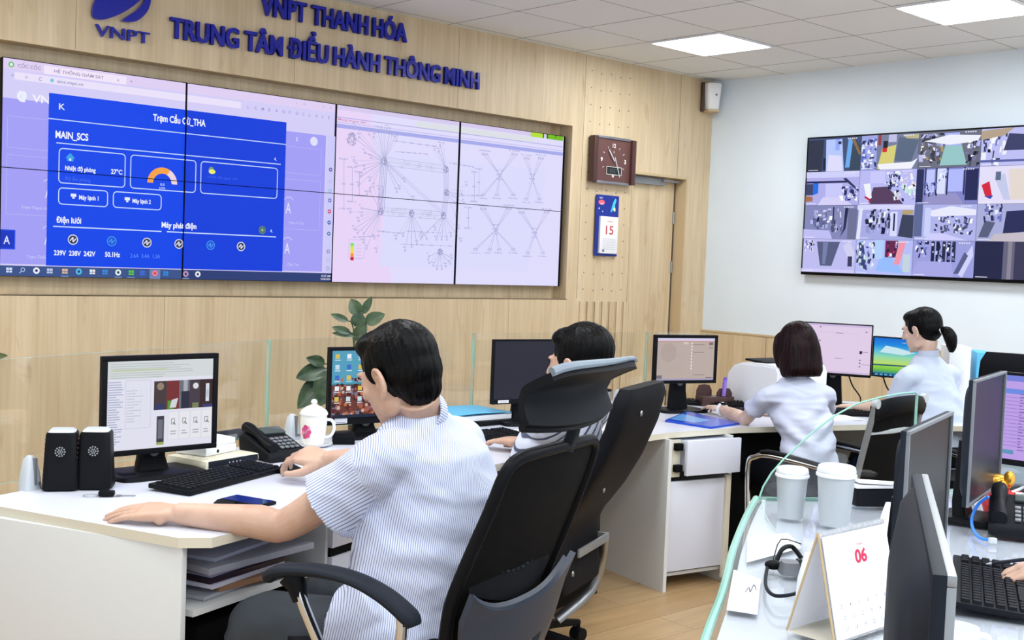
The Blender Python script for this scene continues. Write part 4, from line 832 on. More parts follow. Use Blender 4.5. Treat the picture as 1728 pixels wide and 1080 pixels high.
# monitors on the right-hand desk
mon_px('dark-screened monitor seen almost edge-on, standing right of the rounded glass screen', (1530, 735), (1605, 700), 2.46, 2.86, 1.098, .765, None, blank=(16, 15, 22), bez=.008, body='charcoal', edge='grey', thick=.026, bulge=.01, foot=(.09, .08))
mon_px('dark grey-screened monitor seen edge-on in front of the lilac-screened one', (1643, 641), (1696, 624), 3.28, 3.66, 1.14, .775, None, blank=(44, 46, 56), bez=.008, body='charcoal', edge='grey', thick=.026, bulge=.01, foot=(.09, .08))
mon_px('large dark monitor back with pale top edge, nearest the viewer at the lower right', (1600, 985), (1556, 806), .955, 1.447, 1.182, .86, None, blank=(20, 22, 30), bez=.010, body='charcoal', edge='steel_grey', thick=.026, bulge=.012, foot=(.11, .10))
mon_px('monitor with a lilac screen at the right edge of the picture', (1690, 632), (1850, 640), 3.95, 3.75, 1.115, .80, scr_purple, bez=.01, low=.02)

b = B(); b.tube([(x - .010, y, DT - .006) for x, y in DRL], (.009, .011), seg=8, sub=4, flat=(1, 0, 0)); b.out('green_glass_edge', 'glass_edge', bpy.data.objects['office_desk.004'] if 'office_desk.004' in bpy.data.objects else None)
# ------------------------------------------------------------ things on the desks
def fr(x, y, a=0, z=DT): return (x, y, z), a
def pz(px, py, z=DT): p = onz(px, py, z); return p
def axis(p, q): return math.atan2(q.y - p.y, q.x - p.x)
def desk_speaker(px, py, rz, label):
    p = pz(px, py); t = thing('desktop_speaker', label, 'speaker', (p.x, p.y + .04, DT), rz, 'pair of black desktop speakers')
    b = B(); b.loft([((0, 0, 0), (.046, 0, 0), (0, .045, 0), 6), ((0, 0, .006), (.052, 0, 0), (0, .050, 0), 6), ((0, .002, .165), (.044, 0, 0), (0, .042, 0), 6), ((0, .002, .172), (.040, 0, 0), (0, .038, 0), 6)], 32); b.out('cabinet', 'black', t)
    b = B(); b.loft([((0, .002, .1715), (.039, 0, 0), (0, .037, 0), 6), ((0, .002, .179), (.032, 0, 0), (0, .030, 0), 5)], 28); b.out('pale_top', 'lgrey', t)
    b = B(); M0 = Matrix.Translation((0, -.0485, .118)) @ Matrix.Rotation(R(87), 4, 'X'); b.M = M0
    for rr, n in ((.0, 1), (.0065, 6), (.013, 11)):
        for k in range(n): a = 2 * math.pi * k / n; b.cyl((rr * math.cos(a), rr * math.sin(a), -.001), (rr * math.cos(a), rr * math.sin(a), .0015), .0024, seg=8)
    b.out('perforated_badge', 'steel_grey', t)
    b = B()
    for k in range(11): b.cyl((-.0475 + k * .0005, -.046, .015 + k * .014), (-.0475 + k * .0005, -.049, .015 + k * .014), .0013, seg=6)
    b.out('stitching', mat('stitch', S(120, 80, 76), .6), t)
desk_speaker(95, 829, R(14), 'black tapered desktop speaker, left one of the pair beside the near monitor')
desk_speaker(153, 827, R(10), 'black tapered desktop speaker, right one of the pair, touching the near monitor')
def keyboard(bl, br, dpt, label, rows=6, cols=21, body='black', flip=0):
    a = axis(bl, br); L_ = (br - bl).length; t = thing('keyboard', label, 'keyboard', (bl.x, bl.y, DT), a)
    b = B(); b.M = Matrix.Rotation(R(3), 4, 'X') @ Matrix.Translation((0, 0, .009)); b.b2(0, L_, -dpt, 0, -.001, .014, bev=.004); b.out('body', body, t)
    kx = (L_ - .016) / cols; ky = (dpt - .026) / rows
    for blk in ((0, 16), (16, cols)):
     b = B(); b.M = Matrix.Rotation(R(3), 4, 'X') @ Matrix.Translation((0, 0, .009))
     for j in range(rows):
        i = blk[0]
        while i < blk[1]:
            if i in (15,) and cols > 18: i += 1; continue
            wd = 6 if (j == rows - 1 and i == 3) else 1
            x = .008 + i * kx; y = -.016 - j * ky
            b.loft([((x + kx * wd / 2, y - ky / 2, .013), (kx * wd / 2 - .0012, 0, 0), (0, ky / 2 - .0012, 0), 8), ((x + kx * wd / 2, y - ky / 2, .021), (kx * wd / 2 - .0035, 0, 0), (0, ky / 2 - .0035, 0), 8)], 8); i += wd
     b.out('number_keys' if blk[0] else 'keys', 'softblack', t)
    return t
keyboard(pz(249, 828), pz(413, 788), .155, 'black full-size keyboard in front of the near left monitor')
p = pz(490, 800)
t = thing('computer_mouse', 'black mouse under the first man\'s far hand', 'computer mouse', (p.x, p.y, DT), R(58))
B().loft([((0, -.055, .006), (.012, 0, 0), (0, 0, .004)), ((0, -.045, .011), (.026, 0, 0), (0, 0, .010)), ((0, 0, .017), (.030, 0, 0), (0, 0, .017)), ((0, .035, .013), (.027, 0, 0), (0, 0, .012)), ((0, .052, .006), (.014, 0, 0), (0, 0, .005))], 20).out('shell', 'black', t)
B().cyl((-.004, .036, .024), (.004, .036, .024), .006, seg=14).out('scroll_wheel', 'grey', t)
# router with papers
a0, a1 = pz(347, 797), pz(438, 781)
t = thing('router', 'cream-coloured router with a dark rounded front, lying beside the keyboard', 'router', (a0.x, a0.y, DT), axis(a0, a1)); L_ = (a1 - a0).length
b = B(); b.b2(0, L_, .0, .19, .004, .036, bev=.012); b.out('shell', mat('cream_plastic', S(226, 220, 196), .45), t)
b = B(); b.b2(.012, L_ - .01, -.004, .006, .010, .032, bev=.004); b.out('front_panel', 'charcoal', t)
b = B()
for i in range(7):
    for j in range(9): b.cyl((.02 + i * .012, .03 + j * .013, .036), (.02 + i * .012, .03 + j * .013, .0368), .003, seg=6)
b.out('vent_holes', 'edge_cream', t)
b = B(); [b.cyl((.10 + k * .016, -.0045, .021), (.10 + k * .016, -.006, .021), .0025, seg=8) for k in range(4)]; b.out('indicator_lights', 'lgrey', t)
R0 = t.matrix_basis.copy(); RT = Matrix.Translation(t.location) @ rotz(t.rotation_euler.z); RA = t.rotation_euler.z
def on_router(name, label, cat, x, y, z, da=0): q = RT @ V((x, y, z)); return thing(name, label, cat, q, RA + da)
t = on_router('set_top_box', 'small white box with a rounded corner stacked on the router', 'box', .06, .055, .037, R(8))
b = B(); b.b2(-.01, .15, 0, .13, 0, .028, bev=.006); b.out('case', 'white', t); B().cyl((.05, -.001, .012), (.05, .003, .012), .006, seg=12).out('round_button', 'charcoal', t)
t = on_router('paper_pack', 'white carton of papers topmost on the router pile', 'papers', .08, .085, .0655, R(-6))
b = B(); b.b2(0, .12, 0, .10, 0, .02, bev=.002); b.out('carton', 'white', t); B().b2(.03, .09, -.001, .02, .004, .014).out('flap', 'paper', t)
p = pz(390, 742); t = thing('power_adapter', 'flat black adapter lying behind the router pile', 'adapter', (p.x, p.y, DT), RA)
b = B(); b.b2(-.07, .07, -.03, .03, 0, .035, bev=.008); b.out('case', 'softblack', t); B().b2(-.05, .0, -.034, -.02, .01, .026, bev=.003).out('end_cap', 'grey', t)
# desk telephone
def desk_phone(p, rz, label, s_=1.0, cord='black'):
    t = thing('desk_telephone', label, 'telephone', (p[0], p[1], DT), rz); t.scale = (s_,) * 3
    b = B(); b.loft([((0, -.095, .012), (.085, 0, 0), (0, .002, .012), 6), ((0, -.09, .018), (.09, 0, 0), (0, .004, .017), 6), ((0, .07, .05), (.09, 0, 0), (0, .006, .045), 6), ((0, .10, .045), (.085, 0, 0), (0, .004, .040), 6)], 28); b.out('base', 'softblack', t)
    b = B(); b.tube([(-.062, -.085, .052), (-.062, -.06, .058), (-.062, 0, .080), (-.062, .06, .104), (-.062, .09, .108)], [(.022, .020), (.024, .018), (.016, .012), (.024, .018), (.022, .020)], seg=12, sub=5, flat=(1, 0, 0)); b.out('handset', 'black', t)
    b = B(); tl = Matrix.Rotation(R(19), 4, 'X')
    for i in range(4):
        for j in range(4): b.M = Matrix.Translation((-.012 + i * .022, -.065 + j * .022, .046 + j * .0075)) @ tl; b.b2(-.008, .008, -.007, .007, 0, .005, bev=.0015)
    b.out('keypad', 'grey', t)
    b = B(); b.M = Matrix.Translation((.03, .055, .092)) @ tl; b.b2(-.05, .045, -.025, .025, -.004, .004, bev=.002); d = b.out('display', mat('lcd', S(70, 80, 80), .2), t)
    return t
p = pz(462, 772); desk_phone((p.x, p.y), R(48), 'dark desk telephone between the near monitor and the white teacup', .95)
# smartphone and keys
p = pz(418, 849); t = thing('smartphone', 'black smartphone in an open flip case lying by the man\'s forearm', 'smartphone', (p.x, p.y, DT), R(62))
B().box((0, .0, .005), (.075, .15, .009), bev=.003).out('case', 'black', t); B().box((0, 0, .0100), (.068, .14, .001)).out('dark_screen', mat('phone_glass', S(18, 26, 58), .06), t)
b = B(); b.M = Matrix.Translation((-.04, .0, .006)) @ Matrix.Rotation(R(-24), 4, 'Y'); b.b2(-.03, 0, .01, .075, 0, .004, bev=.001); b.out('case_flap', 'softblack', t)
p = pz(180, 838); t = thing('key_ring', 'thin metal key ring with a black fob lying before the speakers', 'keys', (p.x, p.y, DT), R(10))
b = B(); b.tube([(-.045 + .02 * math.cos(a), .02 * math.sin(a), .003) for a in np.linspace(0, 2 * math.pi, 20)[:-1]], .001, seg=6, closed=True); b.out('ring', 'steel_grey', t)
B().box((.0, 0, .010), (.045, .028, .016), bev=.006).out('fob', 'black', t)
b = B(); b.box((.055, .002, .003), (.05, .006, .002)); b.cyl((.033, .002, .002), (.033, .002, .004), .009, seg=14); b.out('key', 'steel_grey', t)
t = thing('cable', 'black cable trailing from the left speakers behind the monitor', 'cable')
q = [pz(185, 815), pz(215, 808), pz(205, 800), pz(185, 806)]; b = B(); b.tube([(v.x, v.y, DT + .004) for v in q], .0035, seg=6, sub=6); b.out('sheath', 'black', t)
b = B(); b.box((q[1].x, q[1].y, DT + .012), (.05, .035, .02), rot=(0, 0, .6), bev=.005); b.out('plug', 'black', t)
# lidded teacup
p = pz(528, 752); t = thing('lidded_teacup', 'white lidded teacup with a pink flower beside the desk telephone', 'teacup', (p.x, p.y, DT))
t.scale = (1.06,) * 3
B().lathe([(.001, .006), (.036, .006), (.040, .012), (.046, .05), (.048, .085), (.047, .112), (.044, .112), (.044, .10), (.001, .10)]).out('cup', mat('porcelain', S(238, 236, 226), .15), t)
B().lathe([(.001, .112), (.050, .112), (.050, .118), (.044, .128), (.026, .140), (.010, .146), (.008, .150), (.012, .157), (.008, .165), (.001, .167)]).out('lid', 'white', t)
B().tube([(.044, .0, .095), (.066, 0, .092), (.074, 0, .065), (.062, 0, .038), (.043, 0, .032)], .0055, seg=8, sub=5).out('handle', 'white', t)
B().lathe([(.001, .0), (.05, .0), (.068, .008), (.070, .011), (.05, .006), (.001, .004)]).out('saucer', 'white', t)
P_ = Pic(.1, .1, step=.0004)
for k in range(7): a = k * .9; P_.disc(.010 + .011 * math.cos(a), .055 + .016 * math.sin(a), .009, [(214, 70, 130), (230, 140, 175), (190, 50, 110)][k % 3])
P_.line(.0, .03, .012, .06, .002, (90, 150, 70)); 
fl = P_; 
for i, v in enumerate(fl.v):
    a = (v.x - .012) / .049; z_ = v.z; r_ = .0475 + .0004 + abs(v.y); fl.v[i] = V((math.sin(a - .35) * r_, -math.cos(a - .35) * r_, z_))
fl.out('pink_flower', t, 'print')
p = pz(578, 750); t = thing('card_reader', 'small black box standing right of the white teacup', 'box', (p.x, p.y + .02, DT), R(12))
B().box((0, 0, .022), (.085, .06, .044), bev=.006).out('case', 'black', t); B().box((.0, -.031, .03), (.06, .004, .008)).out('slot', 'softblack', t)
p = pz(574, 768); t = thing('pen', 'short dark pen lying past the man\'s far wrist', 'pen', (p.x, p.y, DT), R(35)); B().cyl((-.05, 0, .005), (.05, 0, .005), .0045).out('barrel', 'black', t); B().cyl((.05, 0, .005), (.062, 0, .005), .004, .001).out('tip', 'grey', t)
# potted plants behind the glass
M['leaf'] = mat('leaf_green', S(52, 84, 62), .35); noise_col(M['leaf'], S(38, 62, 44), S(70, 90, 58), ns=30)
def leaf(b, base, tip, wd, up=(0, 0, 1), droop=.12):
    base = V(base); tip = V(tip); d = tip - base; side = d.cross(V(up)).normalized(); nrm = side.cross(d).normalized()
    def fn(u, v):
        w_ = wd * (math.sin(math.pi * min(1, u ** .8)) ** .75) * (1 if u < .98 else .3); s_ = (v - .5) * 2
        return base + d * u + side * (s_ * w_) + nrm * (abs(s_) * w_ * .28 - droop * d.length * u * u * 1.0 + droop * d.length * u)
    b.sheet(fn, 10, 6, th=.0012)
def plant(label, x, y, leaves, grp=None):
    t = thing('potted_plant', label, 'plant', (x, y, 0))
    B().lathe([(.001, 0), (.10, 0), (.13, .02), (.15, .26), (.155, .28), (.135, .28), (.13, .25), (.001, .25)]).out('pot', 'white', t)
    B().ell((0, 0, .25), (.128, .128, .012)).out('soil', mat('soil', S(50, 38, 30), .95), t)
    top = V((0, 0, .78)); b = B(); b.tube([(0, 0, .24), (.01, 0, .5), (-.01, .0, .78), (.02, 0, 1.05), (.0, 0, 1.16)], [.012, .011, .009, .006, .003], seg=8, sub=5); b.out('stem', mat('stem', S(70, 64, 44), .7), t)
    for k, (bp, tp_, wd, up) in enumerate(leaves):
        b = B(); c = V(bp); s0 = V((.0, 0, c.z - .05)); b.tube([s0, (s0 + c) / 2 + V((0, 0, .02)), c], .003, seg=6, sub=4); lf_stem = b
        leaf(b, bp, tp_, wd, up); b.out('leaf', 'leaf', t, auto=60)
    return t
PX, PY = -.68, 5.02
def rel(px, py, d=PY): q = dep(px, py, d); return (q.x - PX, q.y - PY, q.z)
LV = []
vw_ = (0, -1, .25)
for bx, by, tx, ty, wd in ((550, 622, 499, 638, .040), (548, 636, 502, 690, .046), (560, 624, 540, 686, .055), (560, 600, 590, 640, .04), (548, 614, 516, 604, .026), (575, 632, 600, 675, .04)):
    LV.append((rel(bx, by, PY + random.Random(bx).uniform(-.08, .02)), rel(tx, ty, PY - .05), wd, vw_))
for bx, by, tx, ty, wd in ((606, 532, 592, 504, .03), (612, 530, 628, 500, .018), (604, 552, 606, 524, .032), (588, 542, 558, 530, .016), (592, 562, 560, 552, .018), (616, 545, 650, 530, .03), (600, 566, 560, 562, .014), (600, 575, 618, 545, .03)):
    LV.append((rel(bx, by), rel(tx, ty), wd, vw_))
plant('leafy green potted plant behind the glass, rising between the teacup and the first man\'s head', PX, PY, LV)
q = dep(-30, 612, 4.1); q2 = dep(13, 600, 3.95); PX, PY = q.x - .1, q.y + .05
plant('green potted plant at the left picture edge, only one leaf tip in view', PX, PY, [((q.x - PX, q.y - PY, q.z), (q2.x - PX, q2.y - PY, q2.z), .02, (0, -1, .5)), ((-.05, 0, 1.0), (-.22, .02, 1.08), .04, (0, -1, .3)), ((-.02, 0, .9), (-.2, -.1, .86), .04, (0, -1, .3))])
# papers under the near desk
sp = RT; SH = Matrix.Translation((-.80, 3.03, .499)) @ rotz(R(61 + 0))
def stack_item(name, label, cat, z, th, m, x0, x1, y0, y1, da, curl=0):
    t = thing(name, label, cat, SH @ V((0, 0, z - .0)), R(61) + da, None); b = B()
    if curl: 
        b.sheet(lambda u, v: (x0 + (x1 - x0) * u, y0 + (y1 - y0) * v, th + curl * (abs(u - .5) * 2) ** 3 * (1 - v)), 12, 8, th=-.002 - th * .5)
    else: b.b2(x0, x1, y0, y1, 0, th, bev=min(.001, th / 3))
    b.out('cover' if name != 'paper_sheets' else 'sheets', m, t); return t, b
z = .001
for nm, lb, ct, th, m, x0, x1, y0, y1, da in (
    ('paper_sheets', 'loose grey papers at the bottom of the pile on the under-desk shelf', 'papers', .010, mat('grey_paper', S(176, 178, 186), .8), .0, .36, -.02, .24, R(4)),
    ('booklet', 'brown and white booklet second from the bottom of the under-desk pile', 'booklet', .016, mat('tan_card', S(150, 110, 80), .6), .06, .34, -.01, .22, R(-8)),
    ('paper_sheets', 'pale folded sheets in the middle of the under-desk pile', 'papers', .012, mat('pale_paper', S(206, 204, 220), .8), .02, .33, -.03, .22, R(3)),
    ('notebook', 'dark maroon notebook in the under-desk pile', 'notebook', .014, mat('maroon', S(44, 28, 44), .4), .02, .33, -.02, .23, R(0)),
    ('notebook', 'lilac-edged notebook in the under-desk pile above the maroon one', 'notebook', .012, mat('lilac_paper', S(180, 172, 206), .6), .03, .32, -.015, .22, R(2)),
    ('notebook', 'thin black folder near the top of the under-desk pile', 'folder', .009, 'black', .01, .33, -.02, .24, R(-3)),
    ('document_folder', 'wide grey folder jutting out near the top of the under-desk pile', 'folder', .018, mat('folder_grey', S(150, 152, 164), .5), -.01, .38, -.05, .24, R(-5)),
    ('paper_sheets', 'curled bluish sheet topmost on the under-desk pile', 'papers', .010, mat('bluish_paper', S(180, 184, 204), .8), .04, .33, -.02, .24, R(6))):
    stack_item(nm, lb, ct, z, th, m, x0, x1, y0, y1, da); z += th + .0005
# desk three
t = thing('document_folder', 'pale blue folders piled between the first man and the blank monitor', 'folder', (-.20, 5.12, DT), R(42))
C0 = [(-.16, .16, -.12, .12, 0, .02, 'paper'), ]
B().b2(-.02, .20, -.13, .10, 0, .022, bev=.004).out('black_binder', 'black', t)
B().b2(-.17, .19, -.11, .13, .0225, .045, bev=.002).out('white_sheets', 'paper', t)
B().sheet(lambda u, v: (-.18 + .36 * u, -.12 + .25 * v, .050 + .006 * math.sin(u * 3.1) * (1 - .3 * v)), 12, 6, th=-.004).out('blue_cover', 'cyan', t)
p = pz(835, 752); keyboard(V((p.x - .22, p.y + .10, 0)), V((p.x + .02, p.y + .34, 0)), .14, 'black keyboard under the second man\'s hand, mostly hidden behind the first man')
for (x, y, rz, l) in ((.10, 4.86, 40, 'white paper sheets lying left of the tall headrest'), (.42, 5.18, 20, 'white paper sheets lying seen between headrest and mesh back')):
    t = thing('paper_sheets', l, 'papers', (x, y, DT), R(rz)); B().b2(-.15, .15, -.105, .105, 0, .004).out('sheets', 'paper', t); B().box((.01, .01, .005), (.29, .20, .002), rot=(0, 0, .12)).out('top_sheet', 'paper', t)
q = pz(1040, 690); t = thing('document_folder', 'teal papers lying between the headrest and the padded chair', 'folder', (q.x, q.y + .03, DT), R(30)); B().b2(-.12, .10, -.09, .12, 0, .018, bev=.003).out('sheaf', 'cyan', t); B().box((.0, .0, .021), (.2, .18, .004), rot=(0, 0, .1)).out('top_sheet', 'paper', t)
q = pz(1030, 694); t = thing('water_glass', 'clear glass tumbler beside the teal papers behind the headrest', 'glass', (q.x - .04, q.y - .07, DT)); B().lathe([(.03, 0), (.035, .11), (.033, .11), (.029, .004), (.001, .004)]).out('tumbler', mat('clear_plastic', S(225, 232, 236), .1, Transmission_Weight=.85), t); B().lathe([(.036, .108), (.037, .116), (.031, .116), (.031, .108)]).out('dark_rim', 'black', t)
keyboard(pz(1128, 678), pz(1255, 684), .12, 'black keyboard under the shoulder-length-haired woman\'s hand', body='black')
f0 = pz(1125, 700)
t = thing('document_folder', 'glossy blue folder lying on the desk above the drawer cupboard', 'folder', (0, 0, DT + .0)); 
C4 = [pz(1122, 712), pz(1200, 724), pz(1247, 717), pz(1160, 697)]
b = B(); b.prism([(v.x, v.y) for v in C4], .0, .010, bev=.001); b.out('cover', mat('folder_blue', S(24, 74, 196), .18), t)
b = B(); cc = sum((V((v.x, v.y, 0)) for v in C4), V()) / 4; b.prism([tuple((V((v.x, v.y, 0)) * .55 + cc * .45).xy + V((-.05, .02))) for v in C4], .0101, .0108); b.out('printed_panel', mat('folder_print', S(110, 170, 236), .2), t)
q = pz(1208, 686); t = thing('pen_holder', 'dark brown wooden pen holder with rounded tops under the beige-screened monitor', 'pen holder', (q.x, q.y + .04, DT), R(20)); 
for dx, h_ in ((-.045, .11), (.055, .095)):
    b = B(); b.prism([(-.045, 0), (.045, 0), (.045, h_ * .7), (.03, h_ * .95), (0, h_), (-.03, h_ * .95), (-.045, h_ * .7)], -.004, .004, M=Matrix.Translation((dx, .04 if dx < 0 else .0, 0)) @ Matrix.Rotation(R(90), 4, 'X')); b.out('side_plate', 'brown', t)
B().b2(-.09, .10, -.03, .05, 0, .05, bev=.003).out('tray', 'brown', t)
t2 = thing('marker_pen', 'lilac marker standing in the brown pen holder', 'marker', (q.x + .045, q.y + .045, DT + .052)); B().cyl((0, 0, 0), (.006, 0, .085), .011, .012).out('barrel', mat('lilac', S(150, 120, 220), .4), t2); B().cyl((.006, 0, .085), (.008, 0, .10), .012, .008).out('cap', mat('violet', S(110, 80, 190), .4), t2)
q = pz(1262, 697); t = thing('calculator', 'flat black calculator beside the pen holder', 'calculator', (q.x, q.y + .06, DT), R(25)); B().b2(-.07, .07, -.05, .05, 0, .015, bev=.003).out('case', 'black', t); b = B(); [b.b2(-.055 + i * .022, -.04 + i * .022, -.04 + j * .02, -.026 + j * .02, .015, .019, bev=.001) for i in range(5) for j in range(3)]; b.out('keys', 'charcoal', t)
# printer
q = pz(1275, 692); t = thing('printer', 'white rounded printer between the beige-screened monitor and the woman\'s head', 'printer', (q.x + .15, q.y + .22, DT), R(35))
prof = [(-.19, 0), (.19, 0), (.19, .20), (.17, .232), (.08, .236), (-.08, .232), (-.14, .212), (-.18, .17), (-.19, .12)]
b = B(); b.prism([(-y, z) for y, z in prof], -.19, .19, M=Matrix.Rotation(R(90), 4, 'Z') @ Matrix.Rotation(R(90), 4, 'X') @ Matrix(), bev=.012); b.out('body', 'white', t)
B().box((.0, .03, .240), (.26, .16, .012), rot=(R(3), 0, 0), bev=.004).out('paper_tray', 'softblack', t); B().box((.0, -.13, .155), (.28, .10, .02), rot=(R(35), 0, 0), bev=.004).out('output_slot', 'charcoal', t)
# white box and cyan binder behind the ponytailed woman
q = dep(1626, 640, 6.25); t = thing('box_file', 'white box file standing behind the ponytailed woman\'s back', 'box file', (q.x - .05, q.y + .0, DT), R(-10)); B().b2(-.055, .055, -.12, .12, 0, .36, bev=.004).out('case', 'white', t); B().box((-.0, -.121, .2), (.05, .003, .08)).out('spine_label', 'paper', t)
t = thing('binder', 'cyan ring binder standing right of the white box file', 'binder', (q.x + .085, q.y + .0, DT), R(-14)); B().b2(-.035, .035, -.12, .12, 0, .335, bev=.004).out('cover', 'cyan', t); B().cyl((0, -.121, .08), (0, -.124, .08), .012).out('finger_ring', 'alu', t); B().b2(-.026, .026, -.115, .122, .006, .32).out('pages', 'paper', t)
for k, (x, y) in enumerate(((1432, 640), (1490, 640))):
    q = dep(x, y, 6.45); t = thing('cable', ['black cable hanging below the pink-screened monitor', 'black cable hanging below the sky-picture monitor'][k], 'cable'); b = B(); b.tube([(q.x, q.y, .86), (q.x + .03, q.y + .02, .80), (q.x + .07, q.y + .0, .74), (q.x + .06, q.y - .03, .704)], .004, seg=6, sub=5); b.out('sheath', 'black', t); B().b2(q.x - .01, q.x + .01, q.y - .01, q.y + .01, .855, .88, bev=.002).out('plug', 'black', t)
keyboard(V((1.62, 6.02, 0)), V((1.98, 6.02, 0)), .13, 'black keyboard in front of the ponytailed woman')
t = thing('paper_sheets', 'white papers on the far desk between the two women', 'papers', (1.60, 5.78, DT), R(20)); B().b2(-.14, .14, -.10, .10, 0, .005).out('sheets', 'paper', t); B().box((0, .0, .006), (.27, .19, .002), rot=(0, 0, -.1)).out('top_sheet', 'paper', t)

# ------------------------------------------------------------ right-hand desk
def canister(px, py, label, s_=1):
    p = pz(px, py); t = thing('lidded_canister', label, 'canister', (p.x, p.y + .055, DT)); t.scale = (s_ * .93, s_ * .93, s_ * .95)
    B().lathe([(.001, 0), (.043, 0), (.046, .004), (.057, .150), (.055, .152), (.001, .150)]).out('body', mat('translucent_white', S(196, 202, 206), .35, Transmission_Weight=.15), t)
    B().lathe([(.001, .150), (.062, .150), (.062, .158), (.058, .161), (.060, .166), (.056, .180), (.050, .183), (.001, .181)]).out('lid', 'white', t)
canister(1416, 893, 'white lidded canister, larger of two behind the desk calendar')
canister(1341, 880, 'white lidded canister, smaller and farther left beside the glass desk edge', .86)
# tent calendar
A0, A1 = V((.623, 2.28, 0)), V((.801, 2.437, 0)); t = thing('desk_calendar', 'spiral-bound tent calendar with red 06 standing on the right-hand desk', 'calendar', (*A0.xy, DT), hdg(A0, A1)); Lc = (A1 - A0).length; Hc = .212
b = B(); b.poly([(0, 0, Hc), (Lc, 0, Hc), (Lc, -.050, .001), (0, -.050, .001)]); bmesh.ops.solidify(b.bm, geom=b.bm.faces[:], thickness=-.0028); b.out('front_board', 'paper', t, smooth=False)
b = B(); b.poly([(0, 0.003, Hc), (Lc, 0.003, Hc), (Lc, .062, .001), (0, .062, .001)]); bmesh.ops.solidify(b.bm, geom=b.bm.faces[:], thickness=-.0028); b.out('back_board', 'paper', t, smooth=False)
for y, x in ((-.050, 0), (.062, 0), (-.050, Lc), (.062, Lc)):
    b = B(); b.tube([(x, 0.001, Hc), (x, y, .001)], .0024, seg=6); b.out('tan_board_edge', mat('tan_edge', S(186, 160, 120), .6), t)
b = B(); b.b2(0, Lc, -.049, .058, .0, .0025); b.out('base_board', 'edge_cream', t, smooth=False)
b = B(); T_ = Matrix.Translation((0, -.0032, Hc)) @ Matrix.Rotation(-math.atan(.050 / Hc), 4, 'X')
b.M = T_; b.b2(.004, Lc - .004, -.003, .0, -Hc * .99, -.008); b.out('page_block', 'paper', t)
b = B(); 
for k in range(26):
    x = .012 + k * (Lc - .024) / 25; b.tube([(x, .0055 * math.cos(a), Hc + .0055 * math.sin(a) - .003) for a in np.linspace(0, 2 * math.pi, 9)[:-1]], .0007, seg=5, closed=True)
b.out('spiral', 'lgrey', t)
P_ = Pic(Lc, Hc, T_ @ Matrix.Translation((0, -.0034, -Hc)), .0002)
P_.text('06', Lc * .53, Hc * .66, .026, (196, 28, 76), w=.043, bold=.035, align='c'); P_.text('THÁNG', Lc * .53, Hc * .82, .005, (190, 120, 140), align='c')
for x0 in (.02, .17):
    for r_ in range(7): P_.line(x0, Hc * .80 - r_ * .006, x0 + .045, Hc * .80 - r_ * .006, .0008 if r_ else .0014, (196, 200, 206))
for r_ in range(6):
    for k in range(7):
        x = .022 + k * .031; y = Hc * .50 - r_ * .022; 
        if r_ == 0: P_.text(['T2', 'T3', 'T4', 'T5', 'T6', 'T7', 'CN'][k], x, y, .005, (150, 152, 160))
        else:
            n_ = (r_ - 1) * 7 + k - 4
            if 1 <= n_ <= 30: P_.text(str(n_), x, y, .008, (200, 60, 80) if k == 6 else (110, 112, 122)); P_.line(x, y - .004, x + .009, y - .004, .0008, (180, 182, 190))
P_.out('page_print', t, 'print')
# headset on the glass
q = pz(1330, 962); t = thing('headset', 'dark wire headset lying on the glass desk top left of the calendar', 'headset', (q.x, q.y, DT), R(0))
hp = [pz(1308, 975), pz(1296, 955), pz(1291, 995), pz(1303, 1020), pz(1328, 1024), pz(1350, 1015), pz(1360, 985), pz(1345, 955)]
b = B(); b.tube([(v.x - q.x, v.y - q.y, .006 + .02 * math.sin(i / 7 * 3.1)) for i, v in enumerate(hp[1:])], .0042, seg=8, sub=6); b.out('headband', 'charcoal', t)
b = B(); e0 = pz(1310, 955) - q; e1 = pz(1352, 950) - q; b.tube([(e0.x, e0.y, .012), (e0.x + .02, e0.y + .03, .035), (e1.x - .02, e1.y + .02, .035), (e1.x, e1.y, .012)], .006, seg=8, sub=6); b.out('ear_bow', 'black', t)
for v, n_ in ((pz(1305, 962), 'ear_pad'), (pz(1352, 962), 'ear_pad')): B().ell((v.x - q.x, v.y - q.y, .013), (.022, .016, .012)).out(n_, 'black', t)
v = pz(1332, 968) - q; B().loft([((v.x, v.y, .002), (.026, 0, 0), (0, .030, 0), 4), ((v.x, v.y, .030), (.020, 0, 0), (0, .022, 0), 4)], 20).out('control_box', 'grey', t)
b = B(); v0 = pz(1305, 950) - q; v1 = pz(1318, 915) - q; v2 = pz(1352, 922) - q; b.tube([(v0.x, v0.y, .01), (v1.x, v1.y, .008), (v2.x, v2.y, .006)], .0016, seg=6, sub=3); b.out('microphone_boom', 'black', t)
v = pz(1370, 958) - q; B().box((v.x, v.y, .010), (.06, .022, .018), rot=(0, 0, .1), bev=.005).out('plug', 'black', t)
# papers lying under the glass sheet, a glass clamp, card stand
for k, (cs, l) in enumerate((([(1238, 962), (1284, 978), (1278, 1038), (1226, 1030)], 'sheet of paper with a scribbled signature under the glass desk top'), ([(1262, 905), (1330, 900), (1352, 925), (1260, 950)], 'pale sheet of paper lying near the far end of the glass desk top'))):
    c4 = [pz(*c) for c in cs]; o = V((c4[0].x, c4[0].y, 0)); t = thing('paper_sheet', l, 'paper', (o.x, o.y, DT + .0004)); b = B(); b.prism([(v.x - o.x, v.y - o.y) for v in c4], 0, .0006); b.out('sheet', mat('thin_paper', S(214, 216, 226), .6), t, smooth=False)
    if not k:
        b = B(); b.tube([((pz(x, y) - o).x, (pz(x, y) - o).y, .0012) for x, y in ((1258, 1000), (1264, 992), (1266, 1000), (1272, 988), (1276, 996))], .0008, seg=5, sub=3); b.out('scribble', 'charcoal', t)
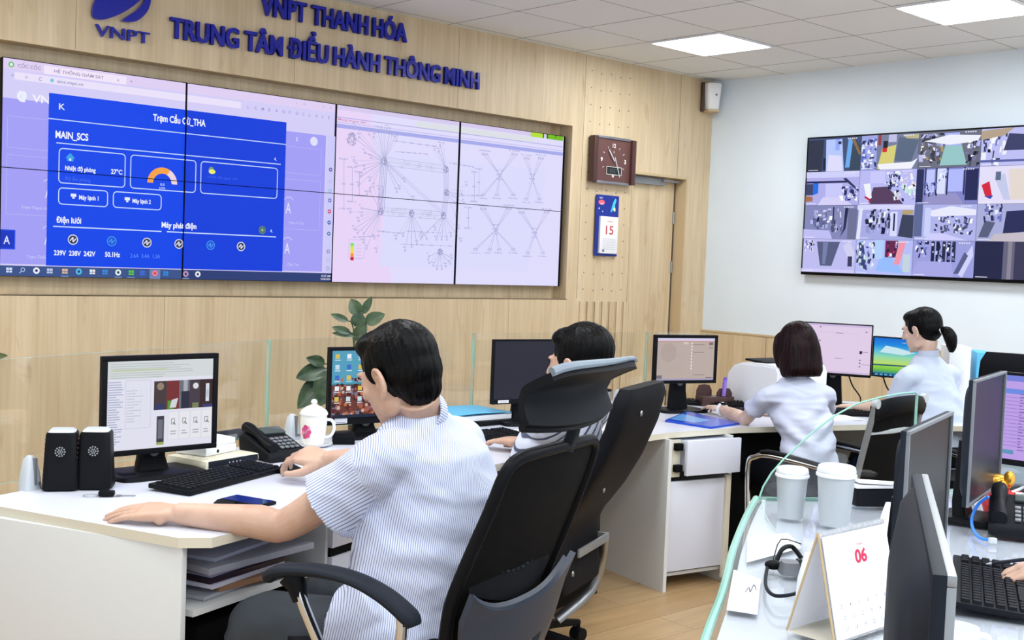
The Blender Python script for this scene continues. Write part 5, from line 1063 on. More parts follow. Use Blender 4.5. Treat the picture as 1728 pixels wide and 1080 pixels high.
for px_, py_, l, hh_ in ((1358, 1040, 'white angled glass clamp left of the tent calendar', .13), (1497, 905, 'white upright glass clamp between the tent calendar and the nearest monitor', .09)):
    q = pz(px_, py_); t = thing('glass_clamp', l, 'clamp', (q.x, q.y, DT), R(20)); B().loft([((0, 0, 0), (.022, 0, 0), (0, .016, 0), 4), ((.006, .01, hh_ * .6), (.018, 0, 0), (0, .012, 0), 4), ((.016, .02, hh_), (.008, 0, 0), (0, .008, 0), 3)], 18).out('housing', 'white', t); B().cyl((0, -.016, .03), (0, -.02, .03), .004, seg=10).out('screw', 'grey', t)
# phone, keyboard, decoration, mug at the far right
k0, k1 = pz(1607, 950), pz(1602, 1085); keyboard(k0 + (k1 - k0).normalized() * .46, k0, .17, 'dark grey keyboard beside the hand at the lower right edge', body='softblack', cols=19)
q = pz(1718, 905); desk_phone((q.x + .03, q.y + .05), R(-22), 'black desk telephone with a lifted handset rest at the right edge', 1.0)
b = B(); t = thing('network_cable', 'blue network cable curling down beside the right-edge telephone', 'cable'); cp = [(1668, 838, .10), (1650, 852, .07), (1640, 875, .03), (1643, 895, .01), (1655, 908, .006), (1675, 912, .012)]
b.tube([onz(x, y, DT + z_) for x, y, z_ in cp], .0045, seg=8, sub=6); b.out('sheath', mat('blue_cable', S(30, 120, 220), .4), t); v = onz(1675, 912, DT + .012); B().box(v, (.02, .014, .014), bev=.002).out('connector', 'lgrey', t)
t = thing('cable', 'white cable looping behind the right-edge telephone', 'cable'); b = B(); b.tube([onz(x, y, DT + z_) for x, y, z_ in ((1652, 850, .005), (1672, 825, .04), (1700, 832, .05), (1728, 822, .03))], .005, seg=8, sub=6); b.out('sheath', 'white', t); v = onz(1652, 850, DT + .006); B().box(v, (.022, .016, .012), bev=.002).out('connector', 'white', t)
q = pz(1702, 872); t = thing('lucky_ornament', 'small red and gold ornament behind the right-edge telephone', 'ornament', (q.x, q.y + .06, DT), R(-20)); t.scale = (1.25,) * 3
B().lathe([(.001, 0), (.04, 0), (.045, .02), (.03, .05), (.018, .06), (.001, .06)]).out('red_base', 'red', t); B().ell((-.01, 0, .075), (.034, .022, .022)).ell((.015, -.01, .088), (.014, .014, .020)).ell((-.03, -.012, .082), (.016, .012, .012)).ell((.0, -.02, .070), (.012, .012, .016)).out('gold_figure', mat('gold', S(226, 170, 60), .25, .7), t)
for k in range(5): B().ell((.040 + .018 * (k % 3), -.02 + .01 * k, .018 + .022 * (k % 2)), (.016, .014, .016)).out('red_bead', 'red', t)
q = pz(1588, 1135); t = thing('mug', 'white mug at the bottom edge beside the nearest monitor', 'mug', (q.x + .03, q.y + .01, DT)); B().lathe([(.001, 0), (.034, 0), (.036, .006), (.038, .085), (.035, .086), (.033, .01), (.001, .01)]).out('cup', 'white', t); B().tube([(.036, 0, .07), (.058, 0, .066), (.06, 0, .035), (.037, 0, .022)], .005, seg=8, sub=5).out('handle', 'white', t)
q = pz(1690, 800); t = thing('organizer_box', 'clear plastic tray of small items below the lilac-screened monitor', 'tray', (q.x - .05, q.y - .12, DT), R(-10)); b = B(); b.b2(-.12, .12, -.08, .08, 0, .004); b.b2(-.12, -.117, -.08, .08, 0, .06); b.b2(.117, .12, -.08, .08, 0, .06); b.b2(-.12, .12, -.08, -.077, 0, .06); b.b2(-.12, .12, .077, .08, 0, .06); b.out('tray', mat('clear_tray', S(215, 225, 230), .1, Transmission_Weight=.6), t, smooth=False); B().box((0, 0, .02), (.12, .08, .03), rot=(0, 0, .3), bev=.004).out('tape_roll', 'lgrey', t)
# dark box with papers seen through the glass screen
q = pz(1487, 858); t = thing('document_tray', 'black document tray holding papers, seen through the rounded glass screen', 'tray', (q.x, q.y + .02, DT), R(8))
B().b2(-.075, .075, 0, .05, 0, .055, bev=.004).out('tray', 'softblack', t); B().box((0, .025, .062), (.16, .045, .008), rot=(0, 0, .08)).box((.01, .03, .072), (.15, .045, .006), rot=(0, R(3), -.05)).out('papers', 'paper', t)
# ------------------------------------------------------------ chairs
M['mesh_black'] = mat('black_mesh_fabric', S(7, 7, 9), .8)
def mesh_weave(m):
    b = m.node_tree.nodes['Principled BSDF']; tc = nd(m, 'ShaderNodeTexCoord'); wv = nd(m, 'ShaderNodeTexWave'); wv.inputs['Scale'].default_value = 90; wv.bands_direction = 'Z'
    lk(m, tc.outputs['Object'], wv.inputs['Vector']); bp = nd(m, 'ShaderNodeBump'); bp.inputs['Strength'].default_value = .3; bp.inputs['Distance'].default_value = .002; lk(m, wv.outputs['Fac'], bp.inputs['Height']); lk(m, bp.outputs[0], b.inputs['Normal'])
mesh_weave(M['mesh_black'])
M['fabric_black'] = mat('black_upholstery', S(10, 12, 19), .6)
M['shell_grey'] = mat('blue_grey_plastic', S(46, 54, 70), .45)
for k_ in ('mesh_black', 'fabric_black'): M[k_].node_tree.nodes['Principled BSDF'].inputs['Specular IOR Level'].default_value = .15
M['headrest_rim'] = mat('grey_blue_rim', S(120, 132, 144), .35)
def star_base(t, z=.06, r=.30, m='black', rz=0):
    for k in range(5):
        a = 2 * math.pi * k / 5 + rz; c, s = math.cos(a), math.sin(a); b = B()
        b.tube([(.03 * c, .03 * s, .105), (r * .6 * c, r * .6 * s, .09), (r * c, r * s, .07)], [(.022, .018), (.018, .014), (.012, .012)], seg=8, flat=(0, 0, 1)); leg = b.out('base_leg', m, t)
        b = B(); 
        for q in (-.014, .014): b.cyl((r * c - s * (q - .009), r * s + c * (q - .009), .026), (r * c - s * (q + .009), r * s + c * (q + .009), .026), .025, seg=16)
        b.cyl((r * c, r * s, .03), (r * c, r * s, .068), .008, seg=8); b.out('caster', 'softblack', leg)
    B().cyl((0, 0, .08), (0, 0, .30), .026).cyl((0, 0, .28), (0, 0, .42), .016).out('gas_column', m, t)
def chair_pos(t, x, y, head): t.location = (x, y, 0); t.rotation_euler = (0, 0, R(-head))
# tall mesh chair with a headrest
t = thing('office_chair', 'black mesh office chair with a separate headrest, the first man sitting in it', 'office chair'); chair_pos(t, -.235, 2.905, -60)
star_base(t, rz=.3)
yb = lambda z: float(np.interp(z, [.36, .50, .62, .75, .90, 1.05], [-.20, -.245, -.265, -.315, -.375, -.425]))
hwid = lambda z: float(np.interp(z, [.36, .50, .62, .78, .95, 1.05], [.16, .205, .235, .238, .222, .20]))
b = B(); b.loft([((0, .02, .43), (.20, 0, 0), (0, .20, 0), 4), ((0, .02, .45), (.245, 0, 0), (0, .245, 0), 4), ((0, .02, .485), (.245, 0, 0), (0, .245, 0), 4), ((0, .02, .50), (.21, 0, 0), (0, .21, 0), 4)], 36); b.out('seat', 'fabric_black', t)
B().box((0, 0, .415), (.22, .26, .04), bev=.01).out('tilt_mechanism', 'black', t)
b = B(); b.sheet(lambda u, v: ((u - .5) * 2 * hwid(.50 + .495 * v) * .97, yb(.50 + .495 * v) - .02 * (1 - (2 * u - 1) ** 2), .50 + .495 * v), 14, 18, th=.004); b.out('back_mesh', 'mesh_black', t)
lp = [(-hwid(z), yb(z), z) for z in (.55, .65, .75, .88, .96)] + [(-.185, yb(1.0), .992), (-.10, yb(1.0) - .012, 1.000), (0, yb(1.0) - .018, 1.002), (.10, yb(1.0) - .012, 1.000), (.185, yb(1.0), .992)] + [(hwid(z), yb(z), z) for z in (.96, .88, .75, .65, .55)]
b = B(); b.tube(lp, (.016, .012), seg=10, sub=4, flat=(0, 1, 0)); b.out('back_frame', 'black', t)
def sh(u, v, off=0):                                           # lower plastic shell: u across, v downwards
    s = 2 * u - 1; zt = .622 + .070 * abs(s) ** 3; z = zt + (.36 - zt) * v; return (s * (hwid(max(z, .5)) + .006) * (1 - .25 * max(0, v - .45)), yb(z) - .038 - .030 * (1 - s * s) - off, z)
b = B()
for u0, u1, v0, v1 in ((0, 1, 0, .42), (0, .24, .42, .85), (.76, 1, .42, .85), (0, 1, .85, 1)): b.sheet(lambda u, v: sh(u0 + (u1 - u0) * u, v0 + (v1 - v0) * v), 18, 6, th=-.016)
b.out('lower_back_shell', 'shell_grey', t)
b = B(); b.sheet(lambda u, v: sh(.04 + .92 * u, 0, -.002 + .004 * v) [:2] + (sh(.04 + .92 * u, 0)[2] - .004 + .004 * v,), 18, 2, th=-.012); b.out('shell_rim', 'shell_grey', t)
b = B(); b.sheet(lambda u, v: ((u - .5) * 2 * .190, yb(.66) - .004 - .018 * (1 - (2 * u - 1) ** 2), .625 + .05 * (2 * u - 1) ** 2 + .085 * v), 16, 6, th=-.012); lum = b.out('lumbar_pad', 'softblack', t)
b = B(); [b.ell(((k - 7) * .023, yb(.66) - .033 + .0009 * (k - 7) ** 2 * .4, .692 + .0009 * (k - 7) ** 2), (.008, .005, .005), seg=8) for k in range(15)]; b.out('pad_ridges', 'charcoal', lum)
b = B(); b.tube([(.014, yb(1.0) - .016, .99), (.020, yb(1.03) - .018, 1.03), (.028, yb(1.05) - .012, 1.065)], [(.012, .030), (.012, .026), (.012, .026)], seg=10, sub=4, flat=(0, 1, 0)); b.out('headrest_post', 'black', t)
def hr(u, v):
    s = 2 * u - 1; w_ = .222 * (1 - .07 * math.sin(math.pi * v) ** 1.3) - .012 * (1 - v) ** 4; z = 1.050 + .152 * v + .012 * s * s * (1 - v)
    return (s * w_ + .028, -.448 - .026 * v + .032 * s * s + .030 * math.sin(v * 3.1) - .045 * max(0, v - .70) ** 1.2 * 4, z - .012 * abs(s) ** 6 * v)
b = B(); b.sheet(hr, 22, 16, th=.020); b.out('headrest', 'softblack', t)
b = B(); b.tube([V(hr(i / 16, 1.0)) + V((0, -.004, .002)) for i in range(17)], (.011, .005), seg=8, flat=(0, 1, 0)); b.out('headrest_rim', 'headrest_rim', t)
b = B(); b.tube([V(hr(i / 16, 0.0)) + V((0, .004, 0)) for i in range(17)], .011, seg=8); b.out('headrest_lower_edge', 'black', t)
for s in (-1, 1):
    x = s * .30; b = B(); b.tube([(x, .20, .650), (x, .16, .672), (x, .06, .690), (x, -.05, .690), (x, -.14, .668), (x, -.21, .632), (x, -.225, .612)], [(.022, .016), (.030, .017), (.032, .015), (.032, .015), (.032, .017), (.030, .020), (.020, .014)], seg=12, sub=5, flat=(1, 0, 0)); arm = b.out('armrest', 'charcoal', t)
    b = B(); b.tube([(x, .115, .668), (x, .09, .60), (x * .93, .02, .46), (x * .85, -.01, .43), (x * .5, -.01, .425)], [(.017, .014)] * 5, seg=10, sub=4); b.out('front_post', 'chrome', arm)
    b = B(); b.tube([(x, .13, .665), (x, .11, .640), (x, .10, .610)], [(.026, .036), (.022, .026), (.018, .018)], seg=10, flat=(1, 0, 0)); b.out('post_socket', 'black', arm)
    b = B(); b.tube([(x, -.19, .632), (x, -.185, .56), (x * .93, -.10, .46), (x * .85, -.05, .43)], [(.015, .013)] * 4, seg=10, sub=4); b.out('rear_post', 'chrome', arm)
# padded chair
yp = lambda z: float(np.interp(z, [.26, .34, .44, .52, .635, .75, .88, 1.0], [-.225, -.205, -.185, -.19, -.275, -.34, -.395, -.425]))
def padded_chair(label):
    t = thing('office_chair', label, 'office chair'); star_base(t, rz=.9)
    b = B(); b.loft([((0, .05, .42), (.21, 0, 0), (0, .21, 0), 4), ((0, .05, .44), (.245, 0, 0), (0, .24, 0), 4), ((0, .05, .48), (.245, 0, 0), (0, .24, 0), 4), ((0, .05, .50), (.20, 0, 0), (0, .20, 0), 4)], 36); b.out('seat', 'fabric_black', t)
    B().box((0, 0, .405), (.2, .26, .04), bev=.01).out('tilt_mechanism', 'black', t)
    secs = []
    for z in np.linspace(.30, 1.02, 22):
        e = min(1, (1.03 - z) / .05, (z - .285) / .04); w_ = float(np.interp(z, [.28, .45, .7, 1.0], [.185, .225, .235, .215])) * (.82 + .18 * e ** .5); secs.append(((0, yp(z) + .02, z), (w_, 0, 0), (0, .036 * (.45 + .55 * e ** .5), 0), 5))
    b = B(); b.loft(secs, 40); bk = b.out('backrest', 'fabric_black', t)
    for x, z in ((-.06, .93), (-.06, .655), (-.10, .36)): B().ell((x, yp(z) - .017, z), (.009, .005, .011), seg=12).out('screw_cap', 'alu', bk)
    b = B(); b.box((.06, -.232, .43), (.30, .010, .030), bev=.003); b.box((.205, -.205, .43), (.012, .06, .030), bev=.003); br = b.out('metal_bracket', 'steel_grey', t)
    b = B(); b.tube([(.215, -.215, .43), (.235, -.20, .33), (.225, -.17, .22), (.12, -.08, .12)], [(.006, .020)] * 4, seg=8, sub=3, flat=(1, 0, 0)); b.out('strut', 'alu', br)
    return t
t = padded_chair('black padded office chair with silver screw caps, the second man sitting in it'); chair_pos(t, .085, 4.125, -65.7)
def dup(root, loc, rz, label):
    r = root.copy(); col.objects.link(r); r.location = loc; r.rotation_euler = (0, 0, rz); r['label'] = label
    for ch in root.children:
        c = ch.copy(); col.objects.link(c); c.parent = r
        for g in ch.children: d = g.copy(); col.objects.link(d); d.parent = c
    return r
c = dup(t, (2.34, 5.08, 0), R(-30), 'empty black padded office chair at the right edge, only its rounded back showing'); c.scale = (1, .9, 1.10)
# cantilever chairs with mesh backs
def visitor_chair(label):
    t = thing('visitor_chair', label, 'chair')
    b = B(); b.loft([((0, .0, .43), (.20, 0, 0), (0, .20, 0), 4), ((0, .0, .445), (.235, 0, 0), (0, .225, 0), 4), ((0, .0, .475), (.235, 0, 0), (0, .225, 0), 4), ((0, .0, .49), (.20, 0, 0), (0, .19, 0), 4)], 32); b.out('seat', 'fabric_black', t)
    b = B(); b.sheet(lambda u, v: ((u - .5) * .40, -.24 - .07 * v - .02 * (1 - (2 * u - 1) ** 2), .50 + .35 * v), 10, 10, th=.004); b.out('back_mesh', 'mesh_black', t)
    B().tube([(-.22, -.315, .865), (-.1, -.332, .882), (.1, -.332, .882), (.22, -.315, .865)], [(.016, .040)] * 4, seg=10, sub=5, flat=(0, 1, 0)).out('top_rail', 'black', t)
    B().tube([(-.2, -.29, .775), (0, -.315, .775), (.2, -.29, .775)], [(.006, .012)] * 3, seg=8, sub=4, flat=(0, 1, 0)).out('cross_rail', 'lgrey', t)
    for s in (-1, 1):
        b = B(); b.tube([(s * .215, -.322, .90), (s * .215, -.27, .66), (s * .22, -.235, .47), (s * .22, -.21, .41)], .013, seg=10, sub=4); up = b.out('back_upright', 'steel_grey', t)
        b = B(); b.cyl((s * .215, -.335, .90), (s * .215, -.312, .90), .020, seg=16); b.out('end_knob', 'lgrey', up)
        b = B(); b.tube([(s * .27, -.22, .60), (s * .27, .10, .625), (s * .27, .20, .61), (s * .27, .235, .56), (s * .27, .225, .30), (s * .27, .24, .06), (s * .27, .20, .016), (s * .27, -.22, .016)], .0125, seg=10, sub=6); fr_ = b.out('chrome_frame', 'chrome', t)
        b = B(); b.tube([(s * .27, -.22, .60), (s * .245, -.25, .59), (s * .218, -.258, .585)], .0115, seg=8, sub=3); b.out('arm_link', 'chrome', fr_)
        b = B(); b.tube([(s * .27, -.16, .618), (s * .27, .10, .643), (s * .27, .17, .636)], [(.02, .008)] * 3, seg=10, sub=4, flat=(1, 0, 0)); b.out('arm_pad', 'black', fr_)
        b = B(); b.tube([(s * .27, .225, .40), (s * .20, .16, .42), (s * .16, .0, .425)], .011, seg=8, sub=3); b.out('seat_bracket', 'chrome', fr_)
    B().tube([(-.27, -.22, .016), (0, -.23, .016), (.27, -.22, .016)], .0125, seg=10).out('floor_bar', 'chrome', t)
    return t
t = visitor_chair('black mesh-backed chair with chrome arms, the shoulder-length-haired woman sitting in it'); chair_pos(t, 1.42, 5.10, -45)
c = dup(t, (2.24, 5.62, 0), R(30), 'black mesh-backed chair the ponytailed woman is sitting in, mostly hidden')
# ------------------------------------------------------------ people
def remesh(b, vox, it=8, fac=.5):
    me = bpy.data.meshes.new('r'); b.bm.to_mesh(me); b.bm.free(); o = bpy.data.objects.new('r', me); col.objects.link(o)
    m = o.modifiers.new('r', 'REMESH'); m.mode = 'VOXEL'; m.voxel_size = vox; m.use_smooth_shade = True
    if it: s = o.modifiers.new('s', 'SMOOTH'); s.iterations = it; s.factor = fac
    dg = bpy.context.evaluated_depsgraph_get(); r = bpy.data.meshes.new_from_object(o.evaluated_get(dg)); bpy.data.objects.remove(o); return r
def np_v(me): a = np.empty(len(me.vertices) * 3); me.vertices.foreach_get('co', a); return a.reshape(-1, 3)
def limb(b, pts, rs, seg=16, n=4): b.tube(pts, rs, seg=seg, sub=n); b.ell(pts[0], (rs[0],) * 3, seg=seg) if not isinstance(rs[0], tuple) else None; b.ell(pts[-1], (rs[-1],) * 3, seg=seg) if not isinstance(rs[-1], tuple) else None
def hand(b, wrist, d, n, thumb, curl=(.3, .4, .3), spread=.10, k=1.0, lift=0, tcurl=.3):
    # d: towards the fingertips, n: out of the back of the hand, thumb: +1/-1 side of the thumb along n x d
    d = V(d).normalized(); n = V(n); n = (n - d * n.dot(d)).normalized(); s = n.cross(d) * thumb; w_ = V(wrist)
    P = lambda x, y, z: w_ + (d * x + s * y + n * z) * k
    b.loft([(P(-.012, 0, 0), s * .024 * k, n * .018 * k), (P(.015, .001, 0), s * .031 * k, n * .016 * k, 2.4), (P(.05, .0, .001), s * .040 * k, n * .0145 * k, 2.8), (P(.080, -.001, .0), s * .041 * k, n * .0125 * k, 3), (P(.094, -.003, -.002), s * .036 * k, n * .009 * k, 3)], 18)
    b.ell(P(.030, .022, -.006), (.017 * k,) * 3); b.ell(P(.03, -.024, -.006), (.014 * k,) * 3)
    for y, L_, r, ya in ((.0285, .94, .0088, 1), (.0095, 1.04, .0090, .35), (-.0100, .97, .0086, -.35), (-.0280, .78, .0078, -1)):
        p = P(.086 - abs(y) * .12, y, .001); a = 0; dd = (d + s * ya * spread).normalized(); b.ell(p, (r * 1.15 * k,) * 3, seg=12)
        for q, (ln_, c) in enumerate(zip((.044, .027, .022), curl)):
            a += c * (1.0 if ya > -1 else 1.1); v = dd * math.cos(a) - n * math.sin(a) * (1) + n * (lift if q == 0 else 0); e = p + v.normalized() * ln_ * L_ * k
            b.cap(p, e, r * k * (1, .93, .86)[q], r * k * (.93, .86, .74)[q], seg=12); p = e
    p = P(.018, .024, -.006); v1 = (d * .70 + s * .62 - n * .25).normalized(); e = p + v1 * .042 * k; b.cap(p, e, .0145 * k, .0115 * k, seg=12)
    v2 = (d * (.86 + tcurl * .2) + s * (.40 - tcurl) - n * .22).normalized(); f = e + v2 * .032 * k; b.cap(e, f, .0112 * k, .0100 * k, seg=12); v3 = (d * .95 + s * (.15 - tcurl) - n * .12).normalized(); b.cap(f, f + v3 * .022 * k, .0098 * k, .0078 * k, seg=12)
def head(b, HM, sex='m'):
    M0 = b.M.copy(); b.M = HM
    b.ell((0, -.012, .032), (.074, .095, .086), seg=28); b.ell((0, .010, -.005), (.068, .078, .085), seg=24)
    b.loft([((0, .030, .030), (.060, 0, 0), (0, .062, 0), 2.3), ((0, .035, -.010), (.062, 0, 0), (0, .060, 0), 2.3), ((0, .036, -.050), (.054, 0, 0), (0, .054, 0), 2.3), ((0, .042, -.085), (.040, 0, 0), (0, .044, 0), 2.3), ((0, .052, -.104), (.024, 0, 0), (0, .026, 0), 2.2)], 24)
    b.ell((0, .078, -.094), (.018, .016, .014)); 
    for s in (-1, 1):
        b.ell((s * .040, .062, -.018), (.022, .022, .020)); b.ell((s * .043, .016, -.066), (.014, .034, .026)); b.ell((s * .028, .082, .030), (.022, .012, .008)); b.ell((s * .030, .084, .006), (.014, .009, .007))
        E0 = Matrix.Translation((s * .0745, -.008, -.014)) @ Matrix.Scale(1.18, 4) @ Matrix.Rotation(s * R(14), 4, 'Z') @ Matrix.Rotation(R(-8), 4, 'X'); b.M = HM @ E0
        pts = [(s * .004, .012, .006), (s * .008, .009, .024), (s * .010, -.002, .030), (s * .012, -.014, .022), (s * .012, -.017, .002), (s * .011, -.008, -.018), (s * .006, .004, -.028)]
        b.tube(pts, [.004, .0048, .005, .0052, .005, .0055, .0062], seg=8, sub=4); b.ell((s * .006, -.004, 0), (.004, .014, .024)); b.ell((s * .007, .005, -.024), (.006, .007, .008)); b.ell((s * .006, .012, -.002), (.0045, .004, .008)); b.tube([(s * .010, .002, .016), (s * .012, -.008, .010), (s * .011, -.009, -.006)], .0032, seg=6, sub=3)
        b.M = HM
    b.tube([(0, .088, .020), (0, .104, .0), (0, .114, -.018), (0, .108, -.028)], [.009, .0095, .012, .009], seg=10, sub=4); [b.ell((s * .012, .098, -.024), (.008, .010, .008)) for s in (-1, 1)]
    b.ell((0, .089, -.050), (.024, .010, .005)); b.ell((0, .087, -.060), (.020, .010, .006)); b.ell((0, .082, -.042), (.026, .010, .010))
    b.M = M0
def figure(name, label, p):
    S_ = p.get('k', 1); b = B(); HM = p['head'] @ Matrix.Scale(S_ * p.get('hk', 1), 4)
    head(b, HM); nb = V(p['neck']); hb = HM @ V((0, -.035, -.055)); 
    b.tube([nb - V((0, 0, .05)), nb, (nb + hb) / 2 , hb], [.072 * S_, .058 * S_, .052 * S_ * p.get('nk', 1), .054 * S_ * p.get('nk', 1)], seg=20, sub=4)
    r = V(p['right']); f = V(p['fwd']); up = V((0, 0, 1)); pv, ch = V(p['pelvis']), V(p['chest'])
    TK = p.get('tk', .93)
    def sec(c, w_, d_): return (c, r * w_ * S_ * TK, f * d_ * S_ * TK, 2.3)
    mid = pv.lerp(ch, .5) + V(p.get('belly', (0, 0, 0)))
    b.loft([sec(pv - up * .09 * S_, .11, .09), sec(pv, .15, .11), sec(mid, .135, .10), sec(ch, .155, .105), sec(ch.lerp(nb, .6), .12, .08), sec(nb + up * .01, .06, .055)], 24)
    for s in ('l', 'r'):
        sh, el, wr = V(p['sh' + s]), V(p['el' + s]), V(p['wr' + s])
        b.tube([sh, sh.lerp(el, .5), el, el.lerp(wr, .25), el.lerp(wr, .65), wr], [x * S_ * p.get('ak', 1) for x in (.050 * p.get('sk', 1), .046 * p.get('sk', 1), .040, .042, .033, .026)], seg=18, sub=4); b.ell(sh, (.05 * S_ * p.get('sk', 1),) * 3)
        b.ell(el, (.040 * S_ * p.get('ak', 1),) * 3)
        if 'h' + s in p: hand(b, wr, **p['h' + s])
        hp, kn, an = V(p['hip' + s]), V(p['kn' + s]), V(p['an' + s]); b.tube([hp, hp.lerp(kn, .5), kn, kn.lerp(an, .35), an], [x * S_ for x in (.082, .072, .055, .055, .035)], seg=14, sub=3); b.ell(kn, (.055 * S_,) * 3)
        fd = V(p['fwd']); b.tube([an - fd * .03, an + fd * .08 - up * .02, an + fd * .16 - up * .035], [.03, .034, .022], seg=10, sub=3)
    me = remesh(b, p.get('vox', .004), p.get('smooth', 7)); o = link('person', me, p.get('skin', 'skin'), None, True, 0); tag(o, label, 'person', None)
    for s in (-1, 1):                                        # eyes and brows
        q = B(); q.M = HM; q.ell((s * .030, .0845, .006), (.0095, .0095, .0065), seg=14); q.out('eye', 'eye', o)
        q = B(); q.M = HM; q.tube([(s * .014, .0965, .022), (s * .030, .0955, .027), (s * .046, .084, .023)], [.0028, .0034, .002], seg=6, sub=3); q.out('eyebrow', 'hair', o)
    q = B(); q.M = HM; q.tube([(-.018, .097, -.055), (0, .0995, -.054), (.018, .097, -.055)], .0022, seg=6, sub=3); q.out('mouth', mat('lips', S(168, 96, 86), .5), o)
    return o, HM
def cloth(o, b, name, m, vox=.006, it=6, wr=.004, ws=(9, 9, 5), seed=0, stripe=None, folds=()):
    me = remesh(b, vox, it); v = np_v(me); nn = np.empty(len(me.vertices) * 3); me.vertices.foreach_get('normal', nn); nn = nn.reshape(-1, 3)
    if wr:
        for i in range(len(v)):
            x = v[i]; q = V((x[0] * ws[0] + seed, x[1] * ws[1], x[2] * ws[2])); h = noise.noise(q) * .7 + abs(noise.noise(q * 2.3)) * -.6 + .12
            for (c, ax, rad, freq, amp) in folds:
                dd = V(x) - V(c); L_ = dd.length
                if L_ < rad: h += amp * math.sin(dd.dot(V(ax)) * freq + 2 * noise.noise(V(x) * 7)) * (1 - L_ / rad)
            v[i] += nn[i] * h * wr
        me.vertices.foreach_set('co', v.ravel())
    if stripe is not None:
        a = me.attributes.new('st', 'FLOAT', 'POINT'); a.data.foreach_set('value', np.array([stripe(V(x)) for x in v], dtype=float))
    return link(name, me, m, o, True, 0)
def stripe_mat(name, base, line, period, duty, soft=.08, slope=0):
    m = mat(name, base, .75); b = m.node_tree.nodes['Principled BSDF']; b.inputs['Sheen Weight'].default_value = .1
    a = nd(m, 'ShaderNodeAttribute'); a.attribute_name = 'st'; d = nd(m, 'ShaderNodeMath', operation='DIVIDE'); d.inputs[1].default_value = period
    f = nd(m, 'ShaderNodeMath', operation='FRACT'); rp = nd(m, 'ShaderNodeValToRGB'); e = rp.color_ramp.elements; e[0].position = duty; e[1].position = duty + soft; e[0].color = line; e[1].color = base
    e2 = rp.color_ramp.elements.new(1 - soft); e2.color = base; e3 = rp.color_ramp.elements.new(1.0); e3.color = line
    lk(m, a.outputs['Fac'], d.inputs[0]); lk(m, d.outputs[0], f.inputs[0]); lk(m, f.outputs[0], rp.inputs[0]); lk(m, rp.outputs[0], b.inputs['Base Color']); return m
def seg_d(x, a, c): ab = c - a; t = max(0, min(1, (x - a).dot(ab) / ab.length_squared)); return (x - a - ab * t).length, t
def striper(p, R_=.17, sl=.075):
    r, f = V(p['right']), V(p['fwd']); pv, ch = V(p['pelvis']), V(p['chest']); S_ = p.get('k', 1)
    def fn(x):
        t = (x.z - pv.z) / max(.01, ch.z - pv.z); c = pv.lerp(ch, t); q = x - c; xx, yy = q.dot(r), q.dot(f); tor = xx + max(-1, min(1, xx / .07)) * (yy + .15); e = math.hypot(q.dot(r) / (.185 * S_), q.dot(f) / (.145 * S_))
        for s in ('l', 'r'):
            sh, el = V(p['sh' + s]), V(p['el' + s]); ax = (el - sh).normalized(); al = (x - sh).dot(ax); d_ = seg_d(x, sh, el)[0] / (.075 * S_)
            if al > .040 and (d_ < 1.32) and (e > 1.02 or d_ < .9) and x.z < sh.z + .12:
                out_ = r * (-1 if s == 'l' else 1); out_ = (out_ - ax * out_.dot(ax)).normalized(); w_ = ax.cross(out_); return (x - sh).dot(w_)
        return tor
    return fn
